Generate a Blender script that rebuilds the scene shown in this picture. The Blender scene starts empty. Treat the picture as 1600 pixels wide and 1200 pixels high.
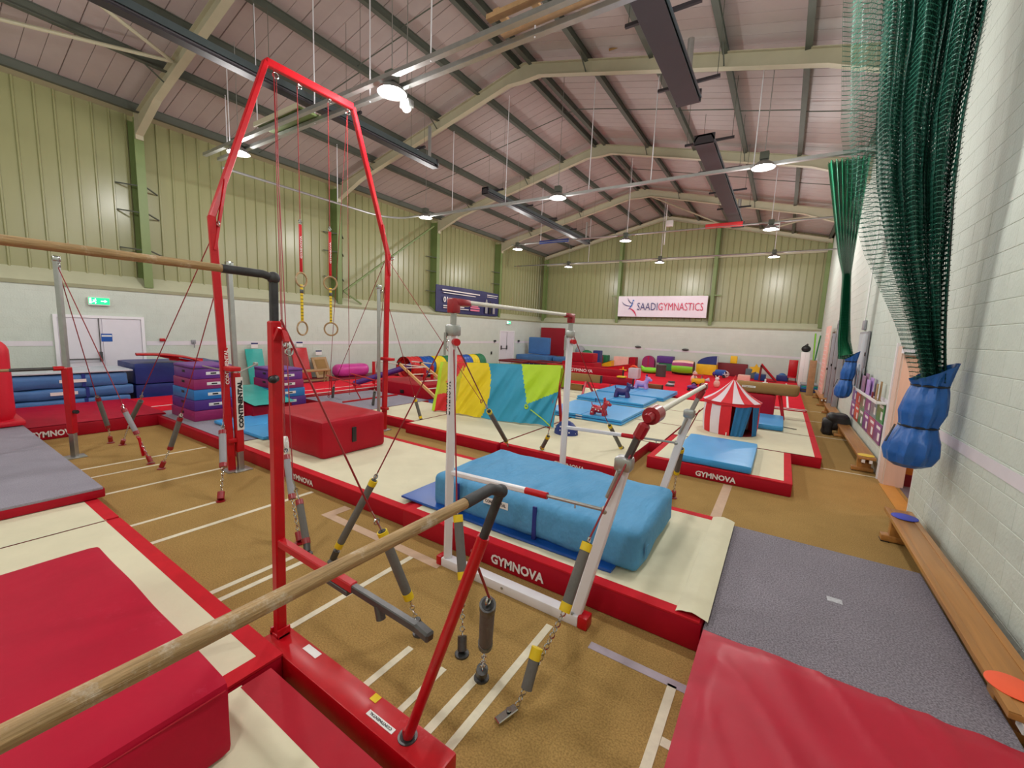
import bpy, bmesh, math, random
from mathutils import Vector, Matrix, noise
random.seed(7)
SC = bpy.context.scene
COL = SC.collection

# ------------------------------------------------------------------ camera
CH = 2.25
YAW, PIT, ROL, FPX = 0.5710, 0.1300, -0.0430, 650.5
_cy, _sy, _cp, _sp = math.cos(YAW), math.sin(YAW), math.cos(PIT), math.sin(PIT)
fwd = Vector((-_sy * _cp, _cy * _cp, -_sp)); rgt = Vector((_cy, _sy, 0)); dwn = fwd.cross(rgt)
_cr, _sr = math.cos(ROL), math.sin(ROL)
r2 = _cr * rgt + _sr * dwn; d2 = -_sr * rgt + _cr * dwn
cam = bpy.data.cameras.new('camera'); camo = bpy.data.objects.new('camera', cam); COL.objects.link(camo)
M3 = Matrix((r2, -d2, -fwd)).transposed()
camo.matrix_world = Matrix.Translation((0, 0, CH)) @ M3.to_4x4()
cam.sensor_width = 36; cam.lens = FPX * 36 / 1600; cam.clip_start = 0.05; cam.clip_end = 200
SC.camera = camo

# ------------------------------------------------------------------ world, lamps, exposure
w = bpy.data.worlds.new('world'); SC.world = w; w.use_nodes = True
w.node_tree.nodes['Background'].inputs[0].default_value = (0.5, 0.52, 0.55, 1)
w.node_tree.nodes['Background'].inputs[1].default_value = 0.3
SC.view_settings.view_transform = 'Standard'; SC.view_settings.look = 'None'
SC.view_settings.exposure = 0.76; SC.view_settings.gamma = 1; SC.view_settings.use_curve_mapping = False
SC.cycles.max_bounces = 7; SC.cycles.diffuse_bounces = 5; SC.cycles.transparent_max_bounces = 48
SC.cycles.sample_clamp_indirect = 4; SC.cycles.use_denoising = True
LAMP_W = 150.0
LAMPS = [(x, y, 5.96) for y in (-0.6, 5.15, 11.3, 17.5, 23.2) for x in (-11.25, -5.95, -0.8)]
for i, p in enumerate(LAMPS):
    l = bpy.data.lights.new('bulb', 'POINT'); l.energy = LAMP_W; l.shadow_soft_size = 0.18
    l.color = (1.0, 0.975, 0.95)
    lo = bpy.data.objects.new('bulb', l); COL.objects.link(lo); lo.location = p

# ------------------------------------------------------------------ materials
def lin(c):
    o = []
    for v in c:
        v = v / 255.0
        o.append(v / 12.92 if v <= 0.04045 else ((v + 0.055) / 1.055) ** 2.4)
    return (*o, 1)
MATS = {}
def mat(name, rgb, rough=0.6, metal=0.0, var=0.12, vscale=3.0, bump=0.0, bscale=40.0, spec=0.5, stretch=None, emit=0, coat=0, dark=None, sheen=0):
    if name in MATS: return MATS[name]
    m = bpy.data.materials.new(name); m.use_nodes = True; nt = m.node_tree; N = nt.nodes; L = nt.links
    b = N['Principled BSDF']; c = lin(rgb)
    b.inputs['Roughness'].default_value = rough; b.inputs['Metallic'].default_value = metal
    b.inputs['Specular IOR Level'].default_value = spec
    if coat: b.inputs['Coat Weight'].default_value = coat; b.inputs['Coat Roughness'].default_value = 0.25
    tc = N.new('ShaderNodeTexCoord'); src = tc.outputs['Object']
    if stretch:
        mp = N.new('ShaderNodeMapping'); mp.inputs['Scale'].default_value = stretch; L.new(src, mp.inputs[0]); src = mp.outputs[0]
    if var > 0:
        n = N.new('ShaderNodeTexNoise'); n.inputs['Scale'].default_value = vscale; n.inputs['Detail'].default_value = 6; n.inputs['Roughness'].default_value = 0.65
        L.new(src, n.inputs['Vector'])
        r = N.new('ShaderNodeMapRange'); r.inputs[1].default_value = 0.3; r.inputs[2].default_value = 0.7
        r.inputs[3].default_value = 1 - var; r.inputs[4].default_value = 1 + var * 0.7; L.new(n.outputs[0], r.inputs[0])
        mx = N.new('ShaderNodeVectorMath'); mx.operation = 'SCALE'; mx.inputs[0].default_value = c[:3]; L.new(r.outputs[0], mx.inputs['Scale'])
        L.new(mx.outputs[0], b.inputs['Base Color'])
    else: b.inputs['Base Color'].default_value = c
    if bump > 0:
        n2 = N.new('ShaderNodeTexNoise'); n2.inputs['Scale'].default_value = bscale; n2.inputs['Detail'].default_value = 4; L.new(src, n2.inputs['Vector'])
        bp = N.new('ShaderNodeBump'); bp.inputs['Strength'].default_value = bump; bp.inputs['Distance'].default_value = 0.02
        L.new(n2.outputs[0], bp.inputs['Height']); L.new(bp.outputs[0], b.inputs['Normal'])
    if emit: b.inputs['Emission Color'].default_value = c; b.inputs['Emission Strength'].default_value = emit
    MATS[name] = m; return m
def carpet(name, rgb, sp=0.35, scale=260):
    m = mat(name, rgb, 0.95, var=0.10, vscale=1.3, bump=0.5, bscale=scale, spec=0.1)
    nt = m.node_tree; N = nt.nodes; L = nt.links; b = N['Principled BSDF']
    old = b.inputs['Base Color'].links[0].from_socket
    tc = N.new('ShaderNodeTexCoord'); n = N.new('ShaderNodeTexNoise'); n.inputs['Scale'].default_value = 90; n.inputs['Detail'].default_value = 3; L.new(tc.outputs['Object'], n.inputs['Vector'])
    r = N.new('ShaderNodeMapRange'); r.inputs[1].default_value = 0.35; r.inputs[2].default_value = 0.65; r.inputs[3].default_value = 1 - sp; r.inputs[4].default_value = 1 + sp; L.new(n.outputs[0], r.inputs[0])
    v = N.new('ShaderNodeVectorMath'); v.operation = 'SCALE'; L.new(old, v.inputs[0]); L.new(r.outputs[0], v.inputs['Scale']); L.new(v.outputs[0], b.inputs['Base Color'])
    return m
M_floor = carpet('sports_floor_carpet', (170, 138, 84), 0.22)
M_tape = mat('floor_tape', (222, 214, 190), 0.6, var=0.12, vscale=12)
M_tapep = mat('pink_tape', (196, 166, 140), 0.7, var=0.1, vscale=10)
M_tapel = mat('lilac_tape', (168, 156, 168), 0.6, var=0.1, vscale=10)
M_cream = mat('cream_mat_fabric', (222, 216, 188), 0.75, var=0.07, vscale=1.5, bump=0.25, bscale=6, spec=0.2)
M_red = mat('red_vinyl', (168, 6, 34), 0.5, var=0.12, vscale=2.0, bump=0.15, bscale=9, spec=0.25)
M_redtop = mat('red_border_fabric', (196, 26, 40), 0.75, var=0.12, vscale=6, spec=0.2)
M_crim = mat('crimson_mat_fabric', (178, 6, 46), 0.6, var=0.10, vscale=2.2, bump=0.35, bscale=4, spec=0.2)
M_run = mat('bright_red_carpet', (222, 24, 48), 0.85, var=0.08, vscale=3, bump=0.2, bscale=120, spec=0.2)
M_maroon = mat('maroon_vinyl', (120, 22, 34), 0.5)
M_carp = carpet('grey_carpet_top', (140, 134, 143), 0.34)
M_grey = carpet('pale_grey_carpet_top', (156, 152, 164), 0.10)
M_wall = mat('painted_blockwork', (204, 212, 202), 0.75, var=0.05, vscale=2.0, bump=0.35, bscale=30, spec=0.25)
M_joint = mat('mortar_joint', (196, 203, 192), 0.9, var=0.05)
M_stripe = mat('pale_wall_stripe', (222, 216, 222), 0.6, var=0.04, vscale=5)
M_clad = mat('olive_cladding', (146, 146, 104), 0.3, var=0.07, vscale=1.2, stretch=(1, 1, 0.3), spec=0.5)
M_cladjoint = mat('cladding_seam', (92, 94, 64), 0.7)
M_sill = mat('cream_sill_paint', (190, 190, 162), 0.6, var=0.05)
M_silledge = mat('sill_edge_paint', (150, 150, 120), 0.6)
M_roof = mat('roof_liner', (168, 154, 150), 0.5, var=0.06, vscale=1.5, spec=0.4)
M_purl = mat('purlin_paint', (84, 88, 78), 0.7, var=0.1)
M_raft = mat('cream_steel_paint', (180, 174, 148), 0.55, var=0.05)
M_col = mat('green_steel_paint', (112, 130, 76), 0.5, var=0.06)
M_steel = mat('galvanised_steel', (176, 178, 176), 0.35, metal=0.8, var=0.1, vscale=8)
M_chrome = mat('chrome', (200, 200, 200), 0.12, metal=1, var=0)
M_dkst = mat('worn_dark_steel', (92, 92, 92), 0.4, metal=0.7, var=0.25, vscale=14)
M_black = mat('black_paint', (24, 24, 26), 0.5)
M_blkchalk = mat('chalky_black_steel', (62, 62, 64), 0.6, metal=0.3, var=0.35, vscale=18)
M_redp = mat('red_gloss_paint', (186, 8, 24), 0.36, var=0.12, vscale=9, spec=.4, coat=0.1)
M_redcap = mat('dark_red_plastic', (150, 18, 32), 0.3, var=0.08, coat=0.3)
M_whp = mat('white_gloss_paint', (228, 226, 232), 0.3, var=0.03)
M_white = mat('white_plastic', (232, 230, 228), 0.4, var=0.02)
M_wood = mat('chalked_ash_wood', (168, 138, 98), 0.6, var=0.34, vscale=9, stretch=(9, 0.7, 9), bump=0.4, bscale=12, spec=.3)
def chalk(m, lo=.62, hi=.75, sc=3.0, rgb=(222, 216, 206)):
    nt = m.node_tree; N = nt.nodes; L = nt.links; b = N['Principled BSDF']; old = b.inputs['Base Color'].links[0].from_socket
    tc = N.new('ShaderNodeTexCoord'); n = N.new('ShaderNodeTexNoise'); n.inputs['Scale'].default_value = sc; n.inputs['Detail'].default_value = 8; n.inputs['Roughness'].default_value = .8; L.new(tc.outputs['Object'], n.inputs['Vector'])
    r = N.new('ShaderNodeMapRange'); r.inputs[1].default_value = lo; r.inputs[2].default_value = hi; r.inputs[4].default_value = .6; L.new(n.outputs[0], r.inputs[0])
    x = N.new('ShaderNodeMix'); x.data_type = 'RGBA'; L.new(r.outputs[0], x.inputs[0]); L.new(old, x.inputs[6]); x.inputs[7].default_value = lin(rgb); L.new(x.outputs[2], b.inputs['Base Color'])
chalk(M_wood, .54, .68, 5.0)
M_fibre = mat('cream_fibreglass_rail', (216, 212, 200), 0.45, var=0.05)
M_bench = mat('varnished_bench_wood', (176, 122, 62), 0.32, var=0.22, vscale=5, stretch=(3, 0.15, 3), coat=0.3)
M_benchd = mat('bench_underside_wood', (120, 76, 38), 0.5, var=0.2, stretch=(3, 0.2, 3))
M_pad = mat('grey_foam_sleeve', (104, 102, 98), 0.85, var=0.08, vscale=12, bump=0.2, bscale=60)
M_yel = mat('yellow_tape', (228, 196, 24), 0.5, var=0.08, vscale=20)
M_redcable = mat('red_cable_sheath', (140, 20, 28), 0.5, var=0)
M_cable = mat('steel_cable', (120, 110, 105), 0.5, metal=0.4, var=0)
M_blue = mat('sky_blue_canvas', (84, 152, 198), 0.65, var=0.05, vscale=2, bump=1.0, bscale=1.5, spec=0.3, stretch=(3.2, 1, 2))
M_blue.node_tree.nodes['Bump'].inputs['Distance'].default_value = 0.06
M_bright = mat('bright_blue_vinyl', (60, 158, 222), 0.4, var=0.06, vscale=3, bump=0.15, bscale=8)
M_royal = mat('royal_blue_vinyl', (24, 84, 170), 0.35, var=0.1)
M_strap = mat('navy_strap', (24, 44, 128), 0.6, var=0.05)
M_mid = mat('mid_blue_vinyl', (66, 114, 172), 0.45, var=0.1, vscale=4, bump=0.3, bscale=6)
M_navy = mat('navy_vinyl', (26, 48, 120), 0.42, var=0.1, bump=0.2, bscale=8)
M_purple = mat('purple_vinyl', (106, 46, 138), 0.45, var=0.08)
M_dpurple = mat('deep_purple_vinyl', (80, 40, 130), 0.45, var=0.08)
M_mag = mat('magenta_vinyl', (148, 34, 98), 0.45, var=0.08)
M_boxblue = mat('box_blue_vinyl', (40, 120, 190), 0.45, var=0.06)
M_teal = mat('teal_vinyl', (36, 168, 160), 0.35, var=0.1, bump=0.3, bscale=7)
M_pink = mat('pink_vinyl', (208, 60, 156), 0.3, var=0.06)
M_lpink = mat('pale_pink_foam', (236, 190, 176), 0.6)
M_lime = mat('lime_nylon', (176, 214, 36), 0.55, var=0.06, vscale=4)
M_yelf = mat('yellow_nylon', (228, 204, 20), 0.55, var=0.05, vscale=4)
M_redf = mat('red_nylon', (206, 36, 40), 0.55, var=0.05)
M_cyan = mat('turquoise_nylon', (44, 150, 186), 0.55, var=0.06, vscale=4)
M_green = mat('green_nylon', (32, 116, 74), 0.55, var=0.06)
M_lime2 = mat('bright_lime_plastic', (130, 220, 50), 0.4, var=0.04)
M_orange = mat('orange_plastic', (250, 96, 56), 0.5, var=0.04)
M_brown = mat('brown_suede', (146, 112, 62), 0.8, var=0.1)
M_tent = mat('tent_blue_fabric', (26, 106, 160), 0.7)
M_tentr = mat('tent_red_fabric', (214, 24, 40), 0.65)
M_tentw = mat('tent_white_fabric', (226, 214, 222), 0.65, var=0.04)
M_bag = mat('net_bag_blue_pvc', (30, 92, 168), 0.35, var=0.08, vscale=5, bump=0.4, bscale=7)
M_door = mat('white_door_paint', (226, 222, 230), 0.5, var=0.03)
M_frame = mat('white_frame_paint', (236, 234, 238), 0.45, var=0.02)
M_pinkwood = mat('pale_pink_door_lining', (226, 196, 180), 0.5, var=0.06, stretch=(4, 4, 0.3))
M_exit = mat('exit_sign_green', (20, 176, 110), 0.4, var=0, emit=1.2)
M_exitw = mat('exit_sign_white', (220, 245, 235), 0.4, var=0, emit=2.0)
M_cork = mat('grey_plastic', (150, 150, 156), 0.5)
M_dgrey = mat('charcoal_foam', (74, 66, 66), 0.7)
M_yelv = mat('yellow_vinyl', (236, 192, 24), 0.42)
M_lilac = mat('lilac_rubber', (190, 150, 214), 0.4)
M_indigo = mat('indigo_rubber', (58, 44, 110), 0.4)
M_redrub = mat('red_rubber', (176, 24, 46), 0.25, coat=0.4)
M_bannerw = mat('white_banner_pvc', (232, 222, 232), 0.5, var=0.03, bump=0.3, bscale=3)
M_bannern = mat('navy_banner_pvc', (44, 44, 92), 0.5, var=0.05)
M_txtnavy = mat('navy_print', (44, 48, 110), 0.6, var=0)
M_txtred = mat('crimson_print', (206, 40, 84), 0.6, var=0)
M_txtpink = mat('pink_print', (220, 120, 150), 0.6, var=0)
M_txtw = mat('white_print', (236, 232, 230), 0.6, var=0)
M_corr = mat('corridor_ochre_wall', (186, 120, 40), 0.6)
M_corrf = mat('corridor_grey_floor', (104, 98, 110), 0.9)
M_thr = mat('wooden_threshold', (192, 138, 60), 0.5, var=0.1)
chalk(M_redp, .60, .85, 4.0, (230, 120, 130)); chalk(M_crim, .60, .9, 2.5, (220, 90, 120)); chalk(M_carp, .72, .85, 6.0, (200, 200, 205)); chalk(M_floor, .56, .8, .8, (190, 160, 108))
M_ply = mat('plywood', (170, 136, 96), 0.6, var=0.2, vscale=6)
M_tan = mat('tan_leather', (170, 130, 84), 0.5)
M_heater = mat('black_heater_steel', (52, 46, 50), 0.5, metal=0.3)
M_reflect = mat('heater_reflector', (110, 124, 128), 0.35, metal=0.7)
M_acrylic = mat('pale_plastic', (196, 204, 214), 0.3)

def netmat(name, rgb, cells, thick, rgb2=None):
    m = bpy.data.materials.new(name); m.use_nodes = True; nt = m.node_tree; N = nt.nodes; L = nt.links
    b = N['Principled BSDF']; b.inputs['Base Color'].default_value = lin(rgb); b.inputs['Roughness'].default_value = 0.5
    uv = N.new('ShaderNodeUVMap'); sep = N.new('ShaderNodeSeparateXYZ'); L.new(uv.outputs[0], sep.inputs[0])
    outs = []
    for k in (0, 1):
        mu = N.new('ShaderNodeMath'); mu.operation = 'MULTIPLY'; mu.inputs[1].default_value = cells; L.new(sep.outputs[k], mu.inputs[0])
        fr = N.new('ShaderNodeMath'); fr.operation = 'FRACT'; L.new(mu.outputs[0], fr.inputs[0])
        lt = N.new('ShaderNodeMath'); lt.operation = 'LESS_THAN'; lt.inputs[1].default_value = thick; L.new(fr.outputs[0], lt.inputs[0]); outs.append(lt)
    mx = N.new('ShaderNodeMath'); mx.operation = 'MAXIMUM'; L.new(outs[0].outputs[0], mx.inputs[0]); L.new(outs[1].outputs[0], mx.inputs[1])
    L.new(mx.outputs[0], b.inputs['Alpha'])
    MATS[name] = m; return m
M_net = netmat('green_netting', (30, 92, 74), 20, 0.15)
M_net2 = netmat('fine_green_netting', (12, 128, 88), 30, 0.55)

# ------------------------------------------------------------------ mesh helpers
class MB:
    def __init__(s): s.v = []; s.f = []; s.m = []; s.uv = None
    def add(s, vs, fs, mi=0):
        o = len(s.v); s.v += [tuple(v) for v in vs]; s.f += [tuple(i + o for i in f) for f in fs]; s.m += [mi] * len(fs)
    def box(s, x0, x1, y0, y1, z0, z1, mi=0, M=None):
        vs = [Vector((x, y, z)) for x in (x0, x1) for y in (y0, y1) for z in (z0, z1)]
        if M: vs = [M @ v for v in vs]
        s.add(vs, [(0, 1, 3, 2), (4, 6, 7, 5), (0, 4, 5, 1), (2, 3, 7, 6), (0, 2, 6, 4), (1, 5, 7, 3)], mi); return s
    def rbox(s, x0, x1, y0, y1, z0, z1, r=0.02, seg=2, mi=0, M=None):
        bm = bmesh.new(); bmesh.ops.create_cube(bm, size=1)
        for v in bm.verts: v.co = Vector((x0 + (v.co.x + .5) * (x1 - x0), y0 + (v.co.y + .5) * (y1 - y0), z0 + (v.co.z + .5) * (z1 - z0)))
        r = min(r, (x1 - x0) / 2.05, (y1 - y0) / 2.05, (z1 - z0) / 2.05)
        bmesh.ops.bevel(bm, geom=bm.edges[:], offset=r, segments=seg, profile=0.5, affect='EDGES', clamp_overlap=True)
        bm.verts.index_update(); vs = [v.co.copy() for v in bm.verts]
        if M: vs = [M @ v for v in vs]
        s.add(vs, [[v.index for v in f.verts] for f in bm.faces], mi); bm.free(); return s
    def soft(s, x0, x1, y0, y1, z0, z1, r=0.05, n=(14, 14, 5), amp=0.01, freq=3.0, seed=0.0, mi=0, M=None, bulge=0.0, st=(1, 1, 1)):
        """a cushion: dense box, rounded edges, wrinkled surface"""
        bm = bmesh.new(); idx = {}
        nx, ny, nz = n; vs = []
        def vid(i, j, k):
            key = (i, j, k)
            if key not in idx:
                p = Vector((x0 + (x1 - x0) * i / nx, y0 + (y1 - y0) * j / ny, z0 + (z1 - z0) * k / nz))
                c = Vector((min(max(p.x, x0 + r), x1 - r), min(max(p.y, y0 + r), y1 - r), min(max(p.z, z0 + r), z1 - r)))
                d = p - c
                q = c + d.normalized() * r if d.length > 1e-6 else p
                cx, cy, cz = (x0 + x1) / 2, (y0 + y1) / 2, (z0 + z1) / 2
                nn = d.normalized() if d.length > 1e-6 else Vector((0, 0, 1))
                ns = noise.noise(Vector((q.x * freq * st[0] + seed, q.y * freq * st[1], q.z * freq * st[2])))
                q = q + nn * ns * amp
                if bulge:
                    u = 1 - abs(2 * (p.x - cx) / (x1 - x0)) ** 2; v2 = 1 - abs(2 * (p.y - cy) / (y1 - y0)) ** 2; w2 = 1 - abs(2 * (p.z - cz) / (z1 - z0)) ** 2
                    q += Vector((nn.x * v2 * w2, nn.y * u * w2, nn.z * u * v2)) * bulge
                if q.z < z0: q.z = z0
                idx[key] = len(vs); vs.append(M @ q if M else q)
            return idx[key]
        fs = []
        for i in range(nx):
            for j in range(ny):
                fs.append((vid(i, j, 0), vid(i, j + 1, 0), vid(i + 1, j + 1, 0), vid(i + 1, j, 0)))
                fs.append((vid(i, j, nz), vid(i + 1, j, nz), vid(i + 1, j + 1, nz), vid(i, j + 1, nz)))
        for i in range(nx):
            for k in range(nz):
                fs.append((vid(i, 0, k), vid(i + 1, 0, k), vid(i + 1, 0, k + 1), vid(i, 0, k + 1)))
                fs.append((vid(i, ny, k), vid(i, ny, k + 1), vid(i + 1, ny, k + 1), vid(i + 1, ny, k)))
        for j in range(ny):
            for k in range(nz):
                fs.append((vid(0, j, k), vid(0, j, k + 1), vid(0, j + 1, k + 1), vid(0, j + 1, k)))
                fs.append((vid(nx, j, k), vid(nx, j + 1, k), vid(nx, j + 1, k + 1), vid(nx, j, k + 1)))
        bm.free(); s.add(vs, fs, mi); return s
    def tube(s, pts, r, n=8, mi=0, caps=True, closed=False):
        pts = [Vector(p) for p in pts]; k = len(pts)
        rs = r if isinstance(r, (list, tuple)) else [r] * k
        rings = []; up = None
        for i, p in enumerate(pts):
            if closed: t = (pts[(i + 1) % k] - pts[i - 1])
            else: t = pts[min(i + 1, k - 1)] - pts[max(i - 1, 0)]
            t = t.normalized() if t.length > 1e-9 else Vector((0, 0, 1))
            if up is None:
                a = Vector((0, 0, 1)) if abs(t.z) < 0.9 else Vector((1, 0, 0)); up = (a - t * a.dot(t)).normalized()
            else:
                up = (up - t * up.dot(t)); up = up.normalized() if up.length > 1e-6 else t.orthogonal().normalized()
            b = t.cross(up)
            rings.append([p + (up * math.cos(2 * math.pi * j / n) + b * math.sin(2 * math.pi * j / n)) * rs[i] for j in range(n)])
        vs = [v for ring in rings for v in ring]; fs = []
        for i in range(k if closed else k - 1):
            for j in range(n):
                a = i * n; b2 = ((i + 1) % k) * n; j2 = (j + 1) % n
                fs.append((a + j, b2 + j, b2 + j2, a + j2))
        if caps and not closed:
            fs.append(tuple(range(n))); fs.append(tuple((k - 1) * n + j for j in reversed(range(n))))
        s.add(vs, fs, mi); return s
    def bar(s, a, b, wx, wy, mi=0, up=(0, 0, 1), bev=0):
        """rectangular section bar from a to b"""
        a, b = Vector(a), Vector(b); t = (b - a); ln = t.length; t.normalize()
        u = Vector(up); u = u - t * u.dot(t)
        u = u.normalized() if u.length > 1e-4 else t.orthogonal().normalized()
        v = t.cross(u); M = Matrix((v, u, t)).transposed().to_4x4(); M.translation = a
        if bev: s.rbox(-wx / 2, wx / 2, -wy / 2, wy / 2, 0, ln, bev, 1, mi, M)
        else: s.box(-wx / 2, wx / 2, -wy / 2, wy / 2, 0, ln, mi, M)
        return s
    def torus(s, c, R, r, axis=(0, 0, 1), N=28, n=8, mi=0):
        ax = Vector(axis).normalized(); u = ax.orthogonal().normalized(); v = ax.cross(u); c = Vector(c)
        return s.tube([c + (u * math.cos(2 * math.pi * i / N) + v * math.sin(2 * math.pi * i / N)) * R for i in range(N)], r, n, mi, closed=True)
    def prism(s, poly, h, M=None, mi=0):
        n = len(poly); vs = [Vector((x, y, 0)) for x, y in poly] + [Vector((x, y, h)) for x, y in poly]
        if M: vs = [M @ v for v in vs]
        s.add(vs, [tuple(reversed(range(n))), tuple(range(n, 2 * n))] + [(i, (i + 1) % n, n + (i + 1) % n, n + i) for i in range(n)], mi); return s
    def grid(s, fn, nu, nv, mi=0, uv=None):
        o = len(s.v); vs = [fn(i / nu, j / nv) for j in range(nv + 1) for i in range(nu + 1)]
        fs = [(j * (nu + 1) + i, j * (nu + 1) + i + 1, (j + 1) * (nu + 1) + i + 1, (j + 1) * (nu + 1) + i) for j in range(nv) for i in range(nu)]
        s.add(vs, fs, mi)
        if uv: s.uv = {o + j * (nu + 1) + i: uv(i / nu, j / nv) for j in range(nv + 1) for i in range(nu + 1)}
        return s
    def ball(s, c, rx, ry=None, rz=None, nu=14, nv=9, mi=0, M=None):
        ry = ry or rx; rz = rz or rx; c = Vector(c)
        vs = []; fs = []
        for j in range(nv + 1):
            th = math.pi * j / nv
            for i in range(nu):
                ph = 2 * math.pi * i / nu
                p = Vector((rx * math.sin(th) * math.cos(ph), ry * math.sin(th) * math.sin(ph), rz * math.cos(th)))
                vs.append(c + (M @ p if M else p))
        for j in range(nv):
            for i in range(nu):
                fs.append((j * nu + i, j * nu + (i + 1) % nu, (j + 1) * nu + (i + 1) % nu, (j + 1) * nu + i)[::-1])
        s.add(vs, fs, mi); return s
    def mesh(s, name, mats, smooth=35):
        me = bpy.data.meshes.new(name); me.from_pydata(s.v, [], s.f)
        for m in (mats if isinstance(mats, (list, tuple)) else [mats]): me.materials.append(m)
        if any(s.m): me.polygons.foreach_set('material_index', s.m)
        if s.uv:
            ul = me.uv_layers.new(name='UVMap')
            for li, lp in enumerate(me.loops): ul.data[li].uv = s.uv.get(lp.vertex_index, (0, 0))
        me.validate(); me.update()
        bm = bmesh.new(); bm.from_mesh(me)
        if not s.uv: bmesh.ops.recalc_face_normals(bm, faces=bm.faces[:])
        bm.to_mesh(me); bm.free()
        if smooth:
            me.polygons.foreach_set('use_smooth', [True] * len(me.polygons)); me.set_sharp_from_angle(angle=math.radians(smooth))
        return me

def thing(name, label, cat, loc=(0, 0, 0), rz=0.0, group=None):
    o = bpy.data.objects.new(name, None); COL.objects.link(o); o.location = loc; o.rotation_euler = (0, 0, rz)
    o.empty_display_size = 0.1; o['label'] = label; o['category'] = cat
    if group: o['group'] = group
    return o
def part(name, mb, mats, parent, world=False, smooth=35, label=None, kind=None):
    """a part; world=True: its coordinates are world ones and are moved into the parent's frame"""
    if world and parent is not None:
        root = parent; off = Vector((0, 0, 0))
        while root: off += root.location; root = root.parent
        mb.v = [tuple(Vector(v) - off) for v in mb.v]
    o = bpy.data.objects.new(name, mb.mesh(name, mats, smooth)); COL.objects.link(o); o.parent = parent
    if label: o['label'] = label
    if kind: o['kind'] = kind
    return o
def single(name, mb, mats, label, cat, loc=None, group=None, smooth=35, rz=0):
    """a thing of one mesh, its origin moved to loc (coordinates given local to loc)"""
    o = bpy.data.objects.new(name, mb.mesh(name, mats, smooth)); COL.objects.link(o)
    if loc: o.location = loc
    o.rotation_euler = (0, 0, rz)
    o['label'] = label; o['category'] = cat
    if group: o['group'] = group
    return o
def struct(name, mb, mats, smooth=35):
    o = bpy.data.objects.new(name, mb.mesh(name, mats, smooth) if mb else None); COL.objects.link(o); o['kind'] = 'structure'; return o
def dup(root, loc, rz=None, label=None):
    r = root.copy(); COL.objects.link(r); r.location = loc
    if rz is not None: r.rotation_euler = (0, 0, rz)
    if label: r['label'] = label
    for ch in list(root.children):
        c = ch.copy(); COL.objects.link(c); c.parent = r
        for g in list(ch.children):
            d = g.copy(); COL.objects.link(d); d.parent = c
    return r
def text(name, body, m, parent, org, xd, yd, width, height, bold=0.02, depth=0.003, shear=0):
    """flat raised lettering: lower left corner at org, running along xd, upright along yd (coordinates of the parent)"""
    cu = bpy.data.curves.new(name, 'FONT'); cu.body = body; cu.size = 1; cu.offset = bold; cu.extrude = 0.0; cu.shear = shear; cu.resolution_u = 2
    to = bpy.data.objects.new(name, cu); COL.objects.link(to)
    dg = bpy.context.evaluated_depsgraph_get(); me = bpy.data.meshes.new_from_object(to.evaluated_get(dg)); bpy.data.objects.remove(to)
    xs = [v.co.x for v in me.vertices]; ys = [v.co.y for v in me.vertices]
    x0, x1, y0, y1 = min(xs), max(xs), min(ys), max(ys); xd = Vector(xd).normalized(); yd = Vector(yd).normalized(); nd = xd.cross(yd); org = Vector(org)
    for v in me.vertices:
        v.co = org + xd * ((v.co.x - x0) / (x1 - x0) * width) + yd * ((v.co.y - y0) / (y1 - y0) * height) + nd * depth
    me.materials.clear(); me.materials.append(m)
    o = bpy.data.objects.new(name, me); COL.objects.link(o); o.parent = parent
    return o

# ------------------------------------------------------------------ the hall
XL, XR, YB, YF = -15.2, 1.6, 27.3, -4.0
XC, ZE, ZRG = -6.8, 7.6, 9.6
K = (ZRG - ZE) / 8.4
def zroof(x): return ZE + 0.15 + K * (8.4 - abs(x - XC))
fl = struct('floor', MB().box(-16.2, 3.6, YF, 28.2, -0.2, 0), M_floor)
def tape(x0, x1, y0, y1, m=M_tape, z=0.003):
    part('tape_line', MB().box(x0, x1, y0, y1, 0.0, z), m, fl, smooth=0)
for x, y0, y1, w_ in ((-8.21, 1.5, 3.05, .05), (-7.72, 1.5, 2.25, .045), (-6.87, 1.4, 2.78, .05), (-5.62, 1.3, 2.25, .05), (-5.03, 1.3, 3.05, .06),
                      (-3.72, 1.25, 2.15, .055), (-3.57, 1.25, 2.15, .055), (-2.83, 1.5, 2.72, .055), (-1.97, 1.42, 1.9, .05), (-1.66, 1.42, 1.9, .045),
                      (-1.44, 1.42, 2.05, .055), (-1.28, 1.42, 2.68, .055), (-0.37, 0.5, 2.66, .055)):
    tape(x - w_ / 2, x + w_ / 2, y0, y1)
tape(-.55, -.43, 5.1, 7.08, M_tapep); tape(-4.33, -2.5, 2.72, 2.82, M_tapep); tape(-4.33, -4.2, 2.82, 3.04, M_tapep)
tape(-.95, .1, 2.64, 2.71, M_tapel); tape(-.34, -.1, 2.2, 2.26)
for y in (9.22, 12.33, 16.72, 14.6): tape(.8, 1.58, y - .02, y + .02)
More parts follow.
